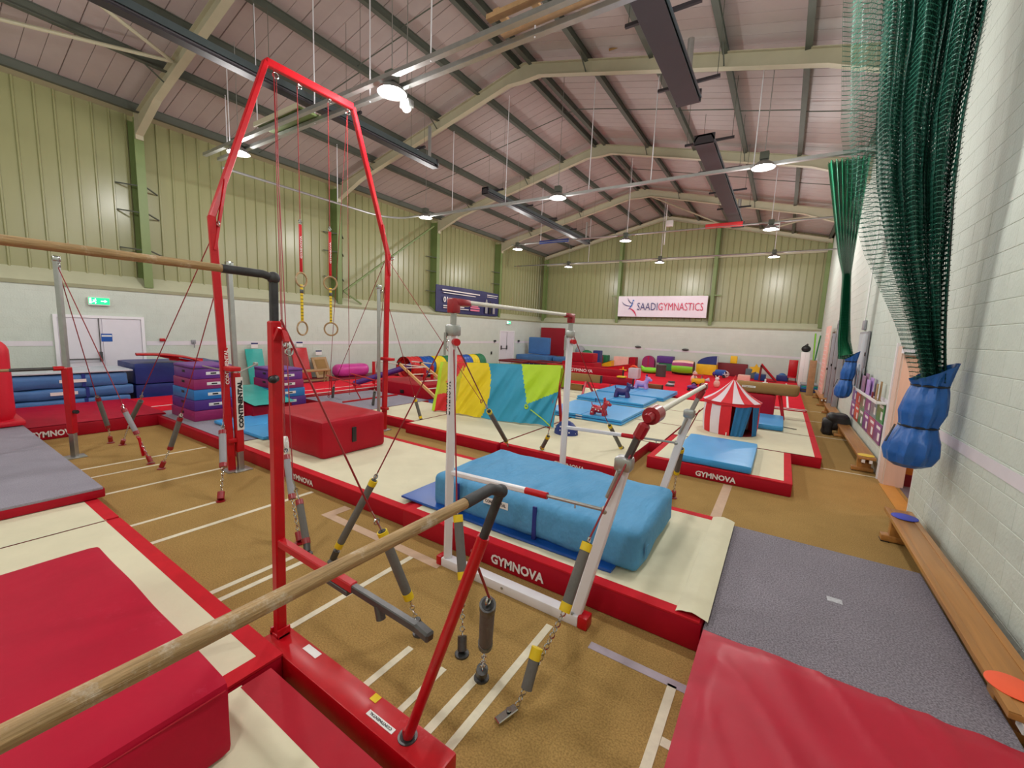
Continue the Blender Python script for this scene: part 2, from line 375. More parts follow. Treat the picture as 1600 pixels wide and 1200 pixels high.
# floor-level threshold at the doorway
# right wall of painted concrete blocks, a doorway in it from Y 7.75 to 8.83
def blockwall(parent, axis, pos, out, a0, a1, z0, z1, bw, bh, d, near=None, hole=None, mj=M_wall):
    """courses of blocks proud of the mortar plane; the near ones are parts of their own, the rest one part"""
    far = MB(); cache = {}
    rows = int(math.ceil((z1 - z0) / bh - 1e-6)); cnt = 0
    for r in range(rows):
        zz0 = z0 + r * bh; zz1 = min(z1, zz0 + bh) - 0.004
        a = a0 - (bw / 2 if r % 2 else 0)
        while a < a1:
            s0, s1 = max(a, a0), min(a + bw, a1) - 0.003; a += bw
            if s1 - s0 < 0.02: continue
            segs = [(s0, s1)]
            if hole and zz0 < hole[2]:
                segs = []
                if s0 < hole[0]: segs.append((s0, min(s1, hole[0])))
                if s1 > hole[1]: segs.append((max(s0, hole[1]), s1))
            for (q0, q1) in segs:
                if q1 - q0 < 0.02: continue
                x0, x1 = sorted((pos - out * 0.02, pos + out * d))
                tgt = far
                if near and near(0.5 * (q0 + q1), zz0) and cnt < 300:
                    key = (round(q1 - q0, 3), round(zz1 - zz0, 3))
                    if key not in cache:
                        m_ = MB(); L_, H_ = q1 - q0, zz1 - zz0; c_ = 0.004
                        vs = []
                        for (dx, e) in ((0, 0), (d, c_)):
                            X = out * dx
                            for (u, v) in ((e, e), (L_ - e, e), (L_ - e, H_ - e), (e, H_ - e)):
                                vs.append((X, u, v) if axis == 'x' else (u, X, v))
                        m_.add(vs, [(4, 5, 6, 7), (0, 1, 5, 4), (1, 2, 6, 5), (2, 3, 7, 6), (3, 0, 4, 7)]); cache[key] = m_.mesh('block', mj, 0)
                    o = bpy.data.objects.new('block', cache[key]); COL.objects.link(o); o.parent = parent
                    o.location = (pos, q0, zz0) if axis == 'x' else (q0, pos, zz0); cnt += 1
                    continue
                if axis == 'x': far.box(x0, x1, q0, q1, zz0, zz1)
                else: far.box(q0, q1, x0, x1, zz0, zz1)
    if far.v: part('blockwork', far, mj, parent, smooth=0, kind='stuff')
DY0, DY1, DZ = 7.28, 8.83, 2.12
wr = MB()
wr.box(XR, XR + .22, YF, DY0, 0, 7.75); wr.box(XR, XR + .22, DY1, YB + .6, 0, 7.75); wr.box(XR, XR + .22, DY0, DY1, DZ, 7.75)
wr = struct('wall_right', wr, M_joint)
blockwall(wr, 'x', XR, -1, 1.9, YB, 0, 7.7, .45, .225, .0035, near=lambda y, z: y < 10.8 and z < 4.6, hole=(DY0, DY1, DZ))
for (a, b) in ((1.9, DY0), (9.2, YB)):
    part('painted_stripe', MB().box(XR - .0095, XR - .006, a, b, 1.22, 1.33), M_stripe, wr, smooth=0)
# doorway lining and corridor behind
dr = struct('door_1', MB().box(1.578, 1.598, DY1 + .02, DY1 + .34, 0, 2.25).box(XR - .005, XR + .24, DY1 - .035, DY1 + .0, 0, DZ + .03), M_pinkwood)
part('door_frame', MB().box(1.56, 1.598, DY1 + .30, DY1 + .37, 0, 2.3).box(1.57, 1.605, DY0 - .06, DY1 + .02, DZ + .02, DZ + .1).box(XR - .003, XR + .23, DY0, DY0 + .02, 0, DZ), M_frame, dr)
part('threshold', MB().box(XR - .05, XR + .14, DY0 - .02, DY1, 0, .012), M_thr, dr)
part('corridor_floor', MB().box(XR + .2, 3.4, 6.4, 9.1, 0, .006), M_corrf, dr)
part('corridor_wall', MB().box(3.3, 3.4, 6.5, 9.05, .2, 2.6).box(XR + .22, 3.4, 8.97, 9.07, .2, 2.6).box(XR + .22, 3.4, 6.4, 6.5, .2, 2.6).box(XR + .22, 3.4, 6.4, 9.07, 2.6, 2.7), M_corr, dr, label='ochre painted corridor wall')
part('corridor_skirting', MB().box(3.27, 3.4, 6.5, 9.07, 0, .2).box(XR + .22, 3.4, 8.94, 9.07, 0, .2), M_maroon, dr, label='maroon skirting')
cl_ = bpy.data.lights.new('corridor_lamp', 'POINT'); cl_.energy = 20; cl_.color = (1, .9, .75); cl_.shadow_soft_size = .1
clo = bpy.data.objects.new('corridor_lamp', cl_); COL.objects.link(clo); clo.location = (2.6, 7.9, 2.4)

# left wall: blockwork below, sloped sill, olive cladding above
wl = struct('wall_left', MB().box(XL - .5, XL, YF, YB + .5, 0, 2.86), M_joint)
blockwall(wl, 'x', XL, 1, 1.0, YB, 0, 2.86, .45, .225, .003)
part('sill_edge', MB().box(XL - .3, XL + .03, YF, YB, 2.84, 2.93), M_silledge, wl)
sl = MB().add([(XL + .02, YF, 2.93), (XL + .02, YB + .4, 2.93), (XL - .45, YB + .4, 3.22), (XL - .45, YF, 3.22)], [(0, 1, 2, 3)]) or None
s_ = MB(); s_.add([(XL + .02, YF, 2.9), (XL + .02, YB + .45, 2.9), (XL - .45, YB + .45, 3.24), (XL - .45, YF, 3.24), (XL + .02, YF, 2.93), (XL + .02, YB + .45, 2.93), (XL - .45, YB + .45, 3.27), (XL - .45, YF, 3.27)],
                [(0, 1, 2, 3), (4, 5, 6, 7), (0, 1, 5, 4), (2, 3, 7, 6), (1, 2, 6, 5), (3, 0, 4, 7)])
part('sloping_sill', s_, M_sill, wl)
part('painted_stripe', MB().box(XL + .006, XL + .009, YF, 2.5, 1.36, 1.48).box(XL + .006, XL + .009, 4.32, 21.9, 1.36, 1.48).box(XL + .006, XL + .009, 23.8, YB, 1.36, 1.48), M_stripe, wl, smooth=0)
XK = XL - .45
def cladpanel(w_, h0, h1):
    """one cladding sheet w_ wide, standing along +x local, its top from h0 to h1; a shallow trapezoid rib at one edge"""
    m_ = MB(); prof = [(0, -.035), (.015, -.035), (.03, 0), (w_ - .03, 0), (w_ - .015, -.035), (w_, -.035)]
    bot = [Vector((x, y, 0)) for x, y in prof]; top = [Vector((x, y, h0 + (h1 - h0) * x / w_)) for x, y in prof]
    n = len(prof); m_.add(bot + top, [(i, i + 1, n + i + 1, n + i) for i in range(n - 1)]); return m_
CW = 0.333
cm = cladpanel(CW, ZE + .1 - 3.2, ZE + .1 - 3.2).mesh('cladding_panel', M_clad, 0)
y = YF; 
part('cladding_backing', MB().box(XK - .12, XK - .04, YF, YB + .6, 3.1, ZE + .5), M_cladjoint, wl, smooth=0)
while y < YB + .45:
    o = bpy.data.objects.new('cladding_panel', cm); COL.objects.link(o); o.parent = wl; o.location = (XK, y, 3.2); o.rotation_euler = (0, 0, math.radians(90)); o.scale = (1, 1, 1)
    y += CW
# the local +y of a panel turned by 90 degrees looks towards -x, so ribs stand back from the room
def column(parent, a, b, z0, z1, wall):
    m_ = MB()
    if wall == 'x':
        m_.box(XL - .02, XL, a - .1, a + .1, z0, z1).box(XK, XL - .02, a - .008, a + .008, z0, z1).box(XK, XK + .02, a - .1, a + .1, z0, z1)
    else:
        m_.box(a - .09, a + .09, YB + .0, YB + .02, z0, z1).box(a - .008, a + .008, YB + .02, YB + .38, z0, z1).box(a - .09, a + .09, YB + .36, YB + .38, z0, z1)
    part('steel_column', m_, M_col, parent)
FR = [-1.3, 4.47, 10.55, 16.2, 21.85]
for fy in FR: column(wl, fy, 0, 2.98, 7.45, 'x')
for fy in FR[1:]:
    for zz in (4.0, 5.0, 5.7):
        part('cleat', MB().bar((XL - .01, fy - .1, zz), (XK + .05, fy - .45, zz + .05), .03, .03).bar((XL - .01, fy + .1, zz), (XK + .05, fy + .45, zz - .05), .03, .03), M_purl, wl)
part('wall_brace', MB().bar((XL - .05, 10.75, 3.5), (XL - .05, 15.9, 7.2), .07, .07).bar((XL - .05, 10.75, 3.5), (XL - .05, 11.6, 3.05), .05, .05), M_col, wl)
part('eaves_gutter_strip', MB().box(XK - .05, XL + .05, YF, YB + .4, ZE + .0, ZE + .12), M_raft, wl)
# back wall
wb = struct('wall_back', MB().box(XL - .5, XR + .2, YB, YB + .5, 0, 2.86), M_joint)
blockwall(wb, 'y', YB, -1, XL, XR, 0, 2.86, .45, .225, .003)
part('sill_edge', MB().box(XL, XR, YB - .03, YB + .3, 2.84, 2.93), M_silledge, wb)
s_ = MB(); s_.add([(XL - .3, YB - .02, 2.93), (XR, YB - .02, 2.93), (XR, YB + .4, 3.24), (XL - .45, YB + .4, 3.24), (XL - .3, YB - .02, 2.9), (XR, YB - .02, 2.9), (XR, YB + .4, 3.2), (XL - .45, YB + .4, 3.2)],
                [(0, 1, 2, 3), (4, 5, 6, 7), (0, 1, 5, 4), (2, 3, 7, 6), (1, 2, 6, 5), (3, 0, 4, 7)])
part('sloping_sill', s_, M_sill, wb)
for (a, b) in ((-13.2, -7.6), (-7.45, -5.85), (-5.7, XR)):
    part('painted_stripe', MB().box(a, b, YB - .009, YB - .006, 1.33, 1.44), M_stripe, wb, smooth=0)
x = XL - .45
part('cladding_backing', MB().box(XL - .5, XR + .2, YB + .5, YB + .58, 3.1, 10.2), M_cladjoint, wb, smooth=0)
while x < XR - .01:
    h0 = zroof(max(x, XL)) - 3.2 + .05; h1 = zroof(max(x + CW, XL)) - 3.2 + .05
    m_ = cladpanel(CW, h0, h1); m_.v = [(a, -b, c) for a, b, c in m_.v]
    part('cladding_panel', m_, M_clad, wb, smooth=0).location = (x, YB + .42, 3.2)
    x += CW
for cx in (-9.5, -3.8, -15.1, 1.5): column(wb, cx, 0, 3.0, zroof(cx) - .2, 'y')
part('sheeting_rail', MB().bar((XL, YB + .3, 6.98), (XR, YB + .3, 6.98), .08, .1), M_raft, wb)
for cx in (-9.5, -3.8): part('cleat', MB().box(cx - .45, cx + .45, YB + .02, YB + .06, 4.72, 4.78), M_col, wb)
# wall behind the camera closes the room
wf = struct('wall_front', MB().box(XL - .5, XR + .2, YF - .2, YF, 0, 7.7), M_wall)
part('gable', MB().prism([(XL - .5, 7.6), (XR + .2, 7.6), (XC, 9.9)], .1, Matrix(((1, 0, 0, 0), (0, 0, 1, YF - .15), (0, 1, 0, 0), (0, 0, 0, 1)))), M_clad, wf)

# roof: liner panels, purlins, frames, tie rods
ce = struct('ceiling', MB().box(XC - 8.9, XC + 8.9, YF, YB + .6, 10.4, 10.5), M_purl)
for sgn in (-1, 1):
    ln = 8.85; pw = .333 * 3
    m_ = MB(); th = .03
    xe = sgn * ln
    z0_, z1_ = ZRG + .15, ZRG + .15 - K * ln
    prof = [(0, 0), (.012, .03), (.33, .03), (.336, .012), (.342, .03), (.66, .03), (.666, .012), (.672, .03), (pw - .012, .03), (pw, 0)]
    vs = [Vector((0, yy, z0_ - zz)) for yy, zz in prof] + [Vector((xe, yy, z1_ - zz)) for yy, zz in prof]
    n = len(prof); m_.add(vs, [(i, i + 1, n + i + 1, n + i) for i in range(n - 1)])
    rm = m_.mesh('roof_panel', M_roof, 0); y = YF
    while y < YB + .6:
        o = bpy.data.objects.new('roof_panel', rm); COL.objects.link(o); o.parent = ce; o.location = (XC, y, 0); y += pw
PX = [-15.05, -13.1, -11.62, -10.0, -8.4, -7.0, -6.6, -4.93, -3.28, -1.7, -.2, 1.42]
for px_ in PX:
    zt = zroof(px_) - .03; m_ = MB()
    m_.box(px_ - .035, px_ + .035, YF, YB + .5, zt - .02, zt).box(px_ - .012, px_ + .012, YF, YB + .5, zt - .2, zt).box(px_ - .06, px_ + .06, YF, YB + .5, zt - .215, zt - .195)
    part('purlin', m_, M_purl, ce)
for fy in FR + [YB - .0]:
    for sgn in (-1, 1):
        m_ = MB(); hw = .085
        def pt(d, off): return (XC + sgn * d, fy, zroof(XC + sgn * d) - .22 - off)
        # top and bottom flanges, web
        segs = [(0, .44), (.5, .30), (6.95, .30), (8.35, .52)]
        if fy == YB: segs = [(0, .2), (8.35, .2)]
        for (d0, o0), (d1, o1) in zip(segs[:-1], segs[1:]):
            a0, a1, b0, b1 = pt(d0, 0), pt(d1, 0), pt(d0, o0), pt(d1, o1)
            vs = []
            for q in (a0, a1, b1, b0): vs += [(q[0], q[1] - .012, q[2]), (q[0], q[1] + .012, q[2])]
            m_.add(vs, [(0, 2, 4, 6), (1, 7, 5, 3), (0, 1, 3, 2), (4, 5, 7, 6)])
            for (p, q, t_) in ((a0, a1, .015), (b0, b1, .015)):
                m_.add([(p[0], fy - hw, p[2]), (q[0], fy - hw, q[2]), (q[0], fy + hw, q[2]), (p[0], fy + hw, p[2]), (p[0], fy - hw, p[2] - t_), (q[0], fy - hw, q[2] - t_), (q[0], fy + hw, q[2] - t_), (p[0], fy + hw, p[2] - t_)],
                       [(0, 1, 2, 3), (7, 6, 5, 4), (0, 4, 5, 1), (3, 2, 6, 7), (0, 3, 7, 4), (1, 5, 6, 2)])
        if fy != YB: m_.box(XC + sgn * 8.37 - .03, XC + sgn * 8.37 + .03, fy - hw, fy + hw, 6.9, 7.62)
        part('rafter', m_, M_raft, ce)
for bi in range(len(FR) - 1):
    ym = .5 * (FR[bi] + FR[bi + 1])
    m_ = MB()
    for a, b in zip(PX[:-1], PX[1:]): m_.tube([(a, ym, zroof(a) - .16), (b, ym + (.18 if a < XC else -.1), zroof(b) - .16)], .014, 5)
    part('sag_rod', m_, M_purl, ce)
part('sag_rod', MB().tube([(PX[0], 24.6, zroof(PX[0]) - .16), (PX[5], 24.6, zroof(PX[5]) - .16)], .014, 5), M_purl, ce)
for (a, b) in (((-14.5, -1.0), (-12.4, 4.35)), ((-12.4, 4.35), (-11.6, 2.6)), ((-6.6, 22.0), (-3.3, 27.0)), ((.8, 22.0), (-1.7, 27.0)), ((-3.3, 27.0), (.8, 22.1))):
    part('roof_brace', MB().tube([(a[0], a[1], zroof(a[0]) - .42), (b[0], b[1], zroof(b[0]) - .42)], .04, 8), M_raft, ce)
for fy in FR[1:]:
    for px_ in (PX[1], PX[3], PX[7], PX[9]):
        part('fly_brace', MB().bar((px_, fy - .5, zroof(px_) - .2), (px_ - .0, fy - .05, zroof(px_) - .5), .025, .025), M_purl, ce)

# ------------------------------------------------------------------ lamps, tracks and heaters hung from the roof
def lampfix(x, y, z, label):
    t = thing('hanging_lamp', label, 'lamp', (x, y, z), group='white lamps hung from the roof')
    part('reflector', MB().tube([(0, 0, .13), (0, 0, .2), (0, 0, .27), (0, 0, .3)], [.24, .2, .1, .06], 20), M_steel, t)
    part('ballast_box', MB().rbox(-.09, .09, -.09, .09, .3, .46, .015), M_purl, t)
    part('suspension_wire', MB().tube([(0, 0, .46), (0, 0, zroof(x) - z - .2)], .008, 5), M_steel, t, label='thin suspension wire')
    return t
where = {-11.25: 'near the olive left wall', -5.95: 'under the roof ridge', -0.8: 'nearest the white block wall'}
rown = {5.15: 'in the first row, above the rings frame', 11.3: 'in the row above the long net track', 17.5: 'in the third row', 23.2: 'in the farthest row, by the gable wall', -0.6: 'behind the wooden bars'}
for (x, y, z) in LAMPS: lampfix(x, y, z, 'hanging white lamp %s, %s' % (where[x], rown[y]))
t = thing('hanging_lamp', 'small second lamp hung just beside the brightest lamp over the rings frame', 'lamp', (-5.97, 5.5, 5.98))
part('housing', MB().rbox(-.11, .11, -.07, .07, .03, .16, .02), M_steel, t)
part('lens', MB().ball((0, 0, .02), .085, .06, .05), mat('lamp_glass', (255, 250, 240), 0.4, var=0, emit=6), t)
part('suspension_wire', MB().tube([(0, 0, .16), (0, 0, 3.2)], .008, 5), M_steel, t)

def track(label, pts, hang, zz=6.2, r=.035, box=True, drops=()):
    t = thing('curtain_track', label, 'track', pts[0])
    m_ = MB()
    if box:
        for a, b in zip(pts[:-1], pts[1:]): m_.bar(a, b, .09, .07)
    else: m_.tube(pts, r, 8)
    part('rail', m_, M_steel, t, world=True)
    for (x, y) in hang: part('hanger', MB().tube([(x, y, zz), (x, y, zroof(x) - .2)], .012, 6), M_whp, t, world=True)
    return t
track('galvanised curtain track spanning the hall at the front row of lamps', [(-12.6, 5.3, 6.24), (1.5, 5.3, 6.24)], [(-12, 5.3), (-8.4, 5.3), (-6.7, 5.3), (-3.28, 5.3), (-.3, 5.3)])
track('slim second rail running just in front of the front curtain track', [(-12.6, 4.98, 6.24), (1.5, 4.98, 6.24)], [(-10, 4.98), (-4.9, 4.98)], r=.03)
cv = [(-13.05, y, 6.2) for y in (5.55, 8, 10.2)] + [(-13.0 + .9 * (1 - math.cos(a)), 10.4 + .9 * math.sin(a), 6.2) for a in [i * math.pi / 12 for i in range(1, 7)]] + [(-11.0, 11.3, 6.2)]
track('pale curved net track along the olive left wall', cv, [(-13.05, 5.7), (-13.05, 9.0)], box=False)
track('long net track crossing the hall at the second row of lamps', [(-11.2, 11.3, 6.15), (1.5, 11.3, 6.15)], [(-10, 11.3), (-7.8, 11.3), (-5.0, 11.3), (-3.3, 11.3), (-1.0, 11.3)], zz=6.15)
track('thin rail crossing the hall at the third row of lamps', [(-11.6, 17.5, 6.33), (1.5, 17.5, 6.33)], [(-10, 17.5), (-5.9, 17.5), (-.8, 17.5)], zz=6.33, r=.035, box=False)
track('thin rail crossing the hall near the gable wall', [(-15.1, 23.2, 6.3), (1.5, 23.2, 6.3)], [(-10, 23.2), (-5.9, 23.2), (-.8, 23.2)], zz=6.3, r=.035, box=False)

def heater(label, x, y0, y1, z=6.8):
    t = thing('radiant_heater', label, 'heater', (x, y0, z))
    m_ = MB(); L_ = y1 - y0
    prof = [(-.24, -.05), (-.16, .09), (.16, .09), (.24, -.05), (.2, -.05), (.14, .06), (-.14, .06), (-.2, -.05)]
    M = Matrix(((1, 0, 0, 0), (0, 0, 1, 0), (0, 1, 0, 0), (0, 0, 0, 1)))
    m_.prism(prof, L_, M); part('reflector', m_, M_reflect, t)
    part('burner_tube', MB().tube([(-.08, .05, -.03), (-.08, L_ - .1, -.03)], .05, 12).tube([(.08, .05, -.03), (.08, L_ - .1, -.03)], .05, 12), M_heater, t)
    part('guard', MB().box(-.22, .22, 0, .05, -.12, .1).box(-.22, .22, L_ - .05, L_, -.12, .1).box(-.2, .2, 0, L_, -.125, -.1), M_heater, t)
    part('flue', MB().tube([(0, L_ - .25, .1), (0, L_ - .25, .9)], .06, 10).ball((.1, L_ + .02, 0), .06), M_steel, t)
    y = .6
    while y < L_:
        part('cross_arm', MB().bar((-.55, y, .16), (.55, y, .16), .05, .05), M_heater, t)
        part('suspension_wire', MB().tube([(-.5, y, .16), (-.5, y, zroof(x - .5) - z - .2)], .006, 4).tube([(.5, y, .16), (.5, y, zroof(x + .5) - z - .2)], .006, 4), M_purl, t)
        y += 2.0
    return t
heater('long black tube heater nearest the camera, right of the roof ridge', -2.02, 2.2, 9.0)
heater('long black tube heater farther off, right of the roof ridge', -2.03, 10.9, 19.4)
heater('long dark tube heater above the rings frame', -8.8, 1.9, 9.2).scale = (.5, 1, 1)
heater('long dark tube heater farther off, left of the roof ridge', -8.85, 11.6, 20.3).scale = (.6, 1, 1)
# wooden hoist frame and a green bundle stored on the front track
t = thing('wooden_pallet_frame', 'pale wooden frame stored up on the front curtain track', 'frame', (-2.9, 5.1, 6.35))
part('board', MB().box(-.9, .9, -.22, -.12, 0, .06), M_ply, t); part('board', MB().box(-.9, .9, .12, .22, 0, .06), M_ply, t)
part('cross_slat', MB().box(-.8, -.7, -.2, .2, .06, .1).box(-.3, -.2, -.2, .2, .06, .1), M_ply, t); part('cross_slat', MB().box(.2, .3, -.2, .2, .06, .1).box(.7, .8, -.2, .2, .06, .1), M_ply, t)
t = thing('stored_panel', 'green grey panel lying on the front track above the rings frame', 'panel', (-9.1, 5.1, 6.3))
part('panel', MB().rbox(-.8, .8, -.22, .22, .0, .05, .01), M_col, t); part('edge_frame', MB().box(-.82, .82, -.25, -.22, -.02, .07).box(-.82, .82, .22, .25, -.02, .07), M_raft, t)
single('folded_banner', MB().rbox(-.62, .62, -.03, .03, -.16, 0, .01), M_redf, 'red folded cloth hanging on the third thin rail by the heater', 'cloth', (-2.3, 17.5, 6.46))
single('folded_banner', MB().rbox(-.75, .75, -.03, .03, -.14, 0, .01), M_navy, 'blue folded cloth hanging on the third thin rail, left side', 'cloth', (-9.3, 17.5, 6.4))
t = thing('hanging_sign', 'small striped sign hanging from the third thin rail', 'sign', (-.72, 17.5, 6.06)); part('board', MB().box(-.18, .18, -.01, .01, 0, .26), M_white, t)
for k in range(2): part('stripe', MB().box(-.16, .16, -.014, -.01, .05 + k * .1, .09 + k * .1), M_maroon, t)
single('loudspeaker', MB().rbox(-.16, .16, -.1, .1, 0, .3, .02).tube([(-.2, 0, -.9), (-.2, 0, 1.1)], .025, 8), M_white, 'small white box speaker on a drop pole before the gable', 'speaker', (-5.55, 23.0, 7.85))
t = thing('gas_fitting', 'small brass fitting perched on the second roof frame', 'fitting', (-4.2, 10.45, 9.12)); part('valve', MB().torus((0, 0, .08), .09, .025, (0, 1, 0), 14, 6), M_brown, t); part('pipe', MB().tube([(-.12, 0, -.02), (.12, 0, -.02)], .025, 8), M_brown, t)

# ------------------------------------------------------------------ wall fittings
def dbl_door(name, x, y0, y1, h, bar=True):
    t = struct(name, MB().box(x - .03, x + .012, y0, y1, 0, h), M_door)
    part('door_frame', MB().box(x, x + .05, y0 - .07, y0, 0, h + .07).box(x, x + .05, y1, y1 + .07, 0, h + .07).box(x, x + .05, y0, y1, h, h + .07), M_frame, t)
    ym = (y0 + y1) / 2
    for a, b in ((y0 + .01, ym - .006), (ym + .006, y1 - .01)): part('door_leaf', MB().rbox(x + .008, x + .03, a, b, .01, h - .01, .004, 1), M_door, t)
    part('panic_bar', MB().tube([(x + .1, y0 + .08, 1.02), (x + .1, ym - .05, 1.02)], .015, 8).box(x + .03, x + .11, y0 + .06, y0 + .1, .95, 1.2).box(x + .03, x + .11, ym - .09, ym - .04, .95, 1.2).tube([(x + .05, ym - .06, 1.2), (x + .05, ym - .06, h)], .01, 6), M_dkst, t)
    if not bar: return t
    return t
d1 = dbl_door('door_2', XL + .008, 2.6, 4.22, 2.08)
part('wall_notice', MB().box(XL + .039, XL + .042, 3.38, 3.6, 1.47, 1.68), M_royal, d1, smooth=0, label='blue notice on the door'); part('notice_band', MB().box(XL + .042, XL + .043, 3.39, 3.59, 1.60, 1.64), M_txtw, d1, smooth=0)
dbl_door('door_3', XL + .008, 22.0, 23.55, 2.08)
def exitsign(y0, z0, w_, h_, label):
    t = thing('exit_sign', label, 'sign', (XL + .01, y0, z0))
    part('housing', MB().rbox(0, .08, 0, w_, -.03, h_, .01), M_white, t)
    part('green_panel', MB().box(.08, .085, .01, w_ - .01, 0, h_ - .01), M_exit, t, smooth=0)
    # running figure, door and arrow
    u = w_ / .38
    part('running_figure', MB().tube([(.088, .12 * u, .12), (.088, .10 * u, .08)], .010, 6).tube([(.088, .10 * u, .08), (.088, .13 * u, .05), (.088, .12 * u, .02)], .008, 6).tube([(.088, .10 * u, .08), (.088, .07 * u, .05)], .008, 6).tube([(.088, .08 * u, .11), (.088, .14 * u, .10)], .007, 6).ball((.088, .125 * u, .14), .012), M_exitw, t)
    part('door_symbol', MB().box(.085, .09, .02 * u, .055 * u, .02, .15), M_exitw, t, smooth=0)
    m_ = MB().box(.085, .09, .22 * u, .29 * u, .075, .095); m_.add([(.09, .28 * u, .05), (.09, .33 * u, .085), (.09, .28 * u, .12)], [(0, 1, 2)]); part('arrow_symbol', m_, M_exitw, t, smooth=0)
exitsign(3.18, 2.44, .42, .18, 'green lit running man exit sign over the near double doors')
exitsign(22.6, 2.6, .45, .18, 'small green lit exit sign over the far double doors')
t = thing('wall_alarm', 'small red and white alarm box on the left wall beside the doors', 'alarm', (XL + .01, 4.72, 1.52)); part('housing', MB().rbox(0, .06, -.1, .02, -.04, .04, .01), M_redp, t); part('bracket', MB().box(0, .03, -.02, .1, -.02, 0), M_white, t)
single('door_hook', MB().tube([(0, 0, .1), (.06, 0, .1), (.06, 0, -.08)], .015, 6).rbox(0, .03, -.06, .06, .04, .16, .01), M_cork, 'grey hook bracket on the left wall by the red gymnastic cart', 'hook', (XL + .01, 5.45, 1.36))
for q, (y, z, l_) in enumerate(((21.4, 1.5, 'dark wall light on the left wall just before the far doors'), (24.2, 1.5, 'dark wall light on the left wall beyond the far doors'))):
    single('wall_hook', MB().rbox(0, .08, -.1, .1, -.05, .05, .02).tube([(.05, -.1, -.05), (.1, -.1, -.12)], .015, 5), M_black, l_, 'light', (XL + .01, y, z))
for q, (x, l_) in enumerate(((-7.9, 'dark oval fitting on the gable wall stripe, left one'), (-5.0, 'dark oval fitting on the gable wall stripe, right one'))):
    single('wall_fitting', MB().ball((0, 0, 0), .2, .08, .07), M_dkst, l_, 'fitting', (x, YB - .06, 1.48))
single('wall_socket', MB().rbox(0, .04, -.06, .06, -.09, .09, .01), M_black, 'small black box low on the left wall before the far doors', 'box', (XL + .01, 21.1, .75))

# hanging wall banners
def sheetfn(x0, x1, z0, z1, y, amp, ax='x', f=5.0, n=(40, 10), sag=0.0, seed=0):
    def fn(u, v):
        a = x0 + (x1 - x0) * u; z = z0 + (z1 - z0) * v + sag * math.sin(math.pi * u) * (v - .5) * 2
        d = amp * noise.noise(Vector((a * f * .4 + z * .5 + seed, z * f * .25, 0)))
        return Vector((a, y + d, z)) if ax == 'x' else Vector((y + d, a, z))
    return fn
t = thing('wall_banner', 'white club banner with navy and crimson lettering on the gable wall', 'banner', (-9.42, YB - .05, 3.42))
bw_, bh_ = 5.4, 1.3
m_ = MB().grid(sheetfn(0, bw_, 0, bh_, 0, .05, f=3, seed=3), 60, 14); m_.grid(sheetfn(0, bw_, 0, bh_, .03, .05, f=3, seed=3), 60, 14); part('cloth', m_, M_bannerw, t)
text('lettering', 'SAADI', M_txtnavy, t, (1.27, -.07, .42), (1, 0, 0), (0, 0, 1), 1.28, .46, bold=-.005)
text('lettering', 'GYMNASTICS', M_txtred, t, (2.6, -.07, .42), (1, 0, 0), (0, 0, 1), 2.6, .46, bold=-.005)
def ribbon(pts, w0, w1):
    m_ = MB(); n = len(pts); vs = []
    for i, (x, z) in enumerate(pts):
        a = pts[max(i - 1, 0)]; b = pts[min(i + 1, n - 1)]; d = Vector((b[0] - a[0], b[1] - a[1])).normalized(); ww = (w0 + (w1 - w0) * math.sin(math.pi * i / (n - 1))) / 2
        vs += [(x - d.y * ww, -.068, z + d.x * ww), (x + d.y * ww, -.068, z - d.x * ww)]
    m_.add(vs, [(2 * i, 2 * i + 1, 2 * i + 3, 2 * i + 2) for i in range(n - 1)]); return m_
def arc(p0, p1, p2, n=12): return [((1 - t_) ** 2 * p0[0] + 2 * t_ * (1 - t_) * p1[0] + t_ * t_ * p2[0], (1 - t_) ** 2 * p0[1] + 2 * t_ * (1 - t_) * p1[1] + t_ * t_ * p2[1]) for t_ in [i / n for i in range(n + 1)]]
part('dancer_emblem', ribbon(arc((.25, .95), (.45, .62), (.95, .68)), .01, .05), M_txtnavy, t, smooth=0)
part('dancer_emblem', ribbon(arc((.62, 1.2), (.75, .8), (1.0, .85)), .01, .05), M_txtnavy, t, smooth=0)
part('dancer_emblem', ribbon(arc((.95, .98), (.98, .7), (.7, .45)), .02, .07), mat('emblem_blue', (40, 110, 190), .6, var=0), t, smooth=0)
part('dancer_emblem', ribbon(arc((.75, .52), (1.1, .45), (1.25, .02)), .02, .09), M_txtred, t, smooth=0)
part('dancer_emblem', MB().tube([(1.0, -.066, 1.02), (1.0, -.07, 1.02)], .05, 12), mat('emblem_blue', (40, 110, 190)), t, smooth=0)
t = thing('wall_banner', 'navy advertising banner sagging on the olive left wall', 'banner', (XL + .03, 16.05, 3.02))
m_ = MB().grid(sheetfn(0, 5.55, 0, 1.36, 0, .07, 'y', 2.5, sag=.03, seed=8), 60, 14); m_.grid(sheetfn(0, 5.55, 0, 1.36, -.03, .07, 'y', 2.5, sag=.03, seed=8), 60, 14); part('cloth', m_, M_bannern, t)
Y_, Z_ = (0, 1, 0), (0, 0, 1)
text('lettering', '01', M_txtw, t, (.07, .5, .5), Y_, Z_, .34, .3); text('lettering', '219', M_txtw, t, (.07, 1.75, .45), Y_, Z_, .55, .3)
for (a, b, z, h_) in ((.4, 3.6, 1.1, .06), (.5, 3.2, .98, .04), (.5, 2.2, .3, .05), (.5, 2.6, .2, .04), (4.3, 5.4, 1.18, .04), (4.3, 5.3, 1.08, .03)):
    part('print_line', MB().box(.07, .075, a, b, z, z + h_), M_txtw, t, smooth=0)
part('crest', MB().add([(.075, 2.9, .35), (.075, 3.4, .35), (.075, 3.15, .75)], [(0, 1, 2)]) or MB(), M_txtpink, t, smooth=0) if False else None
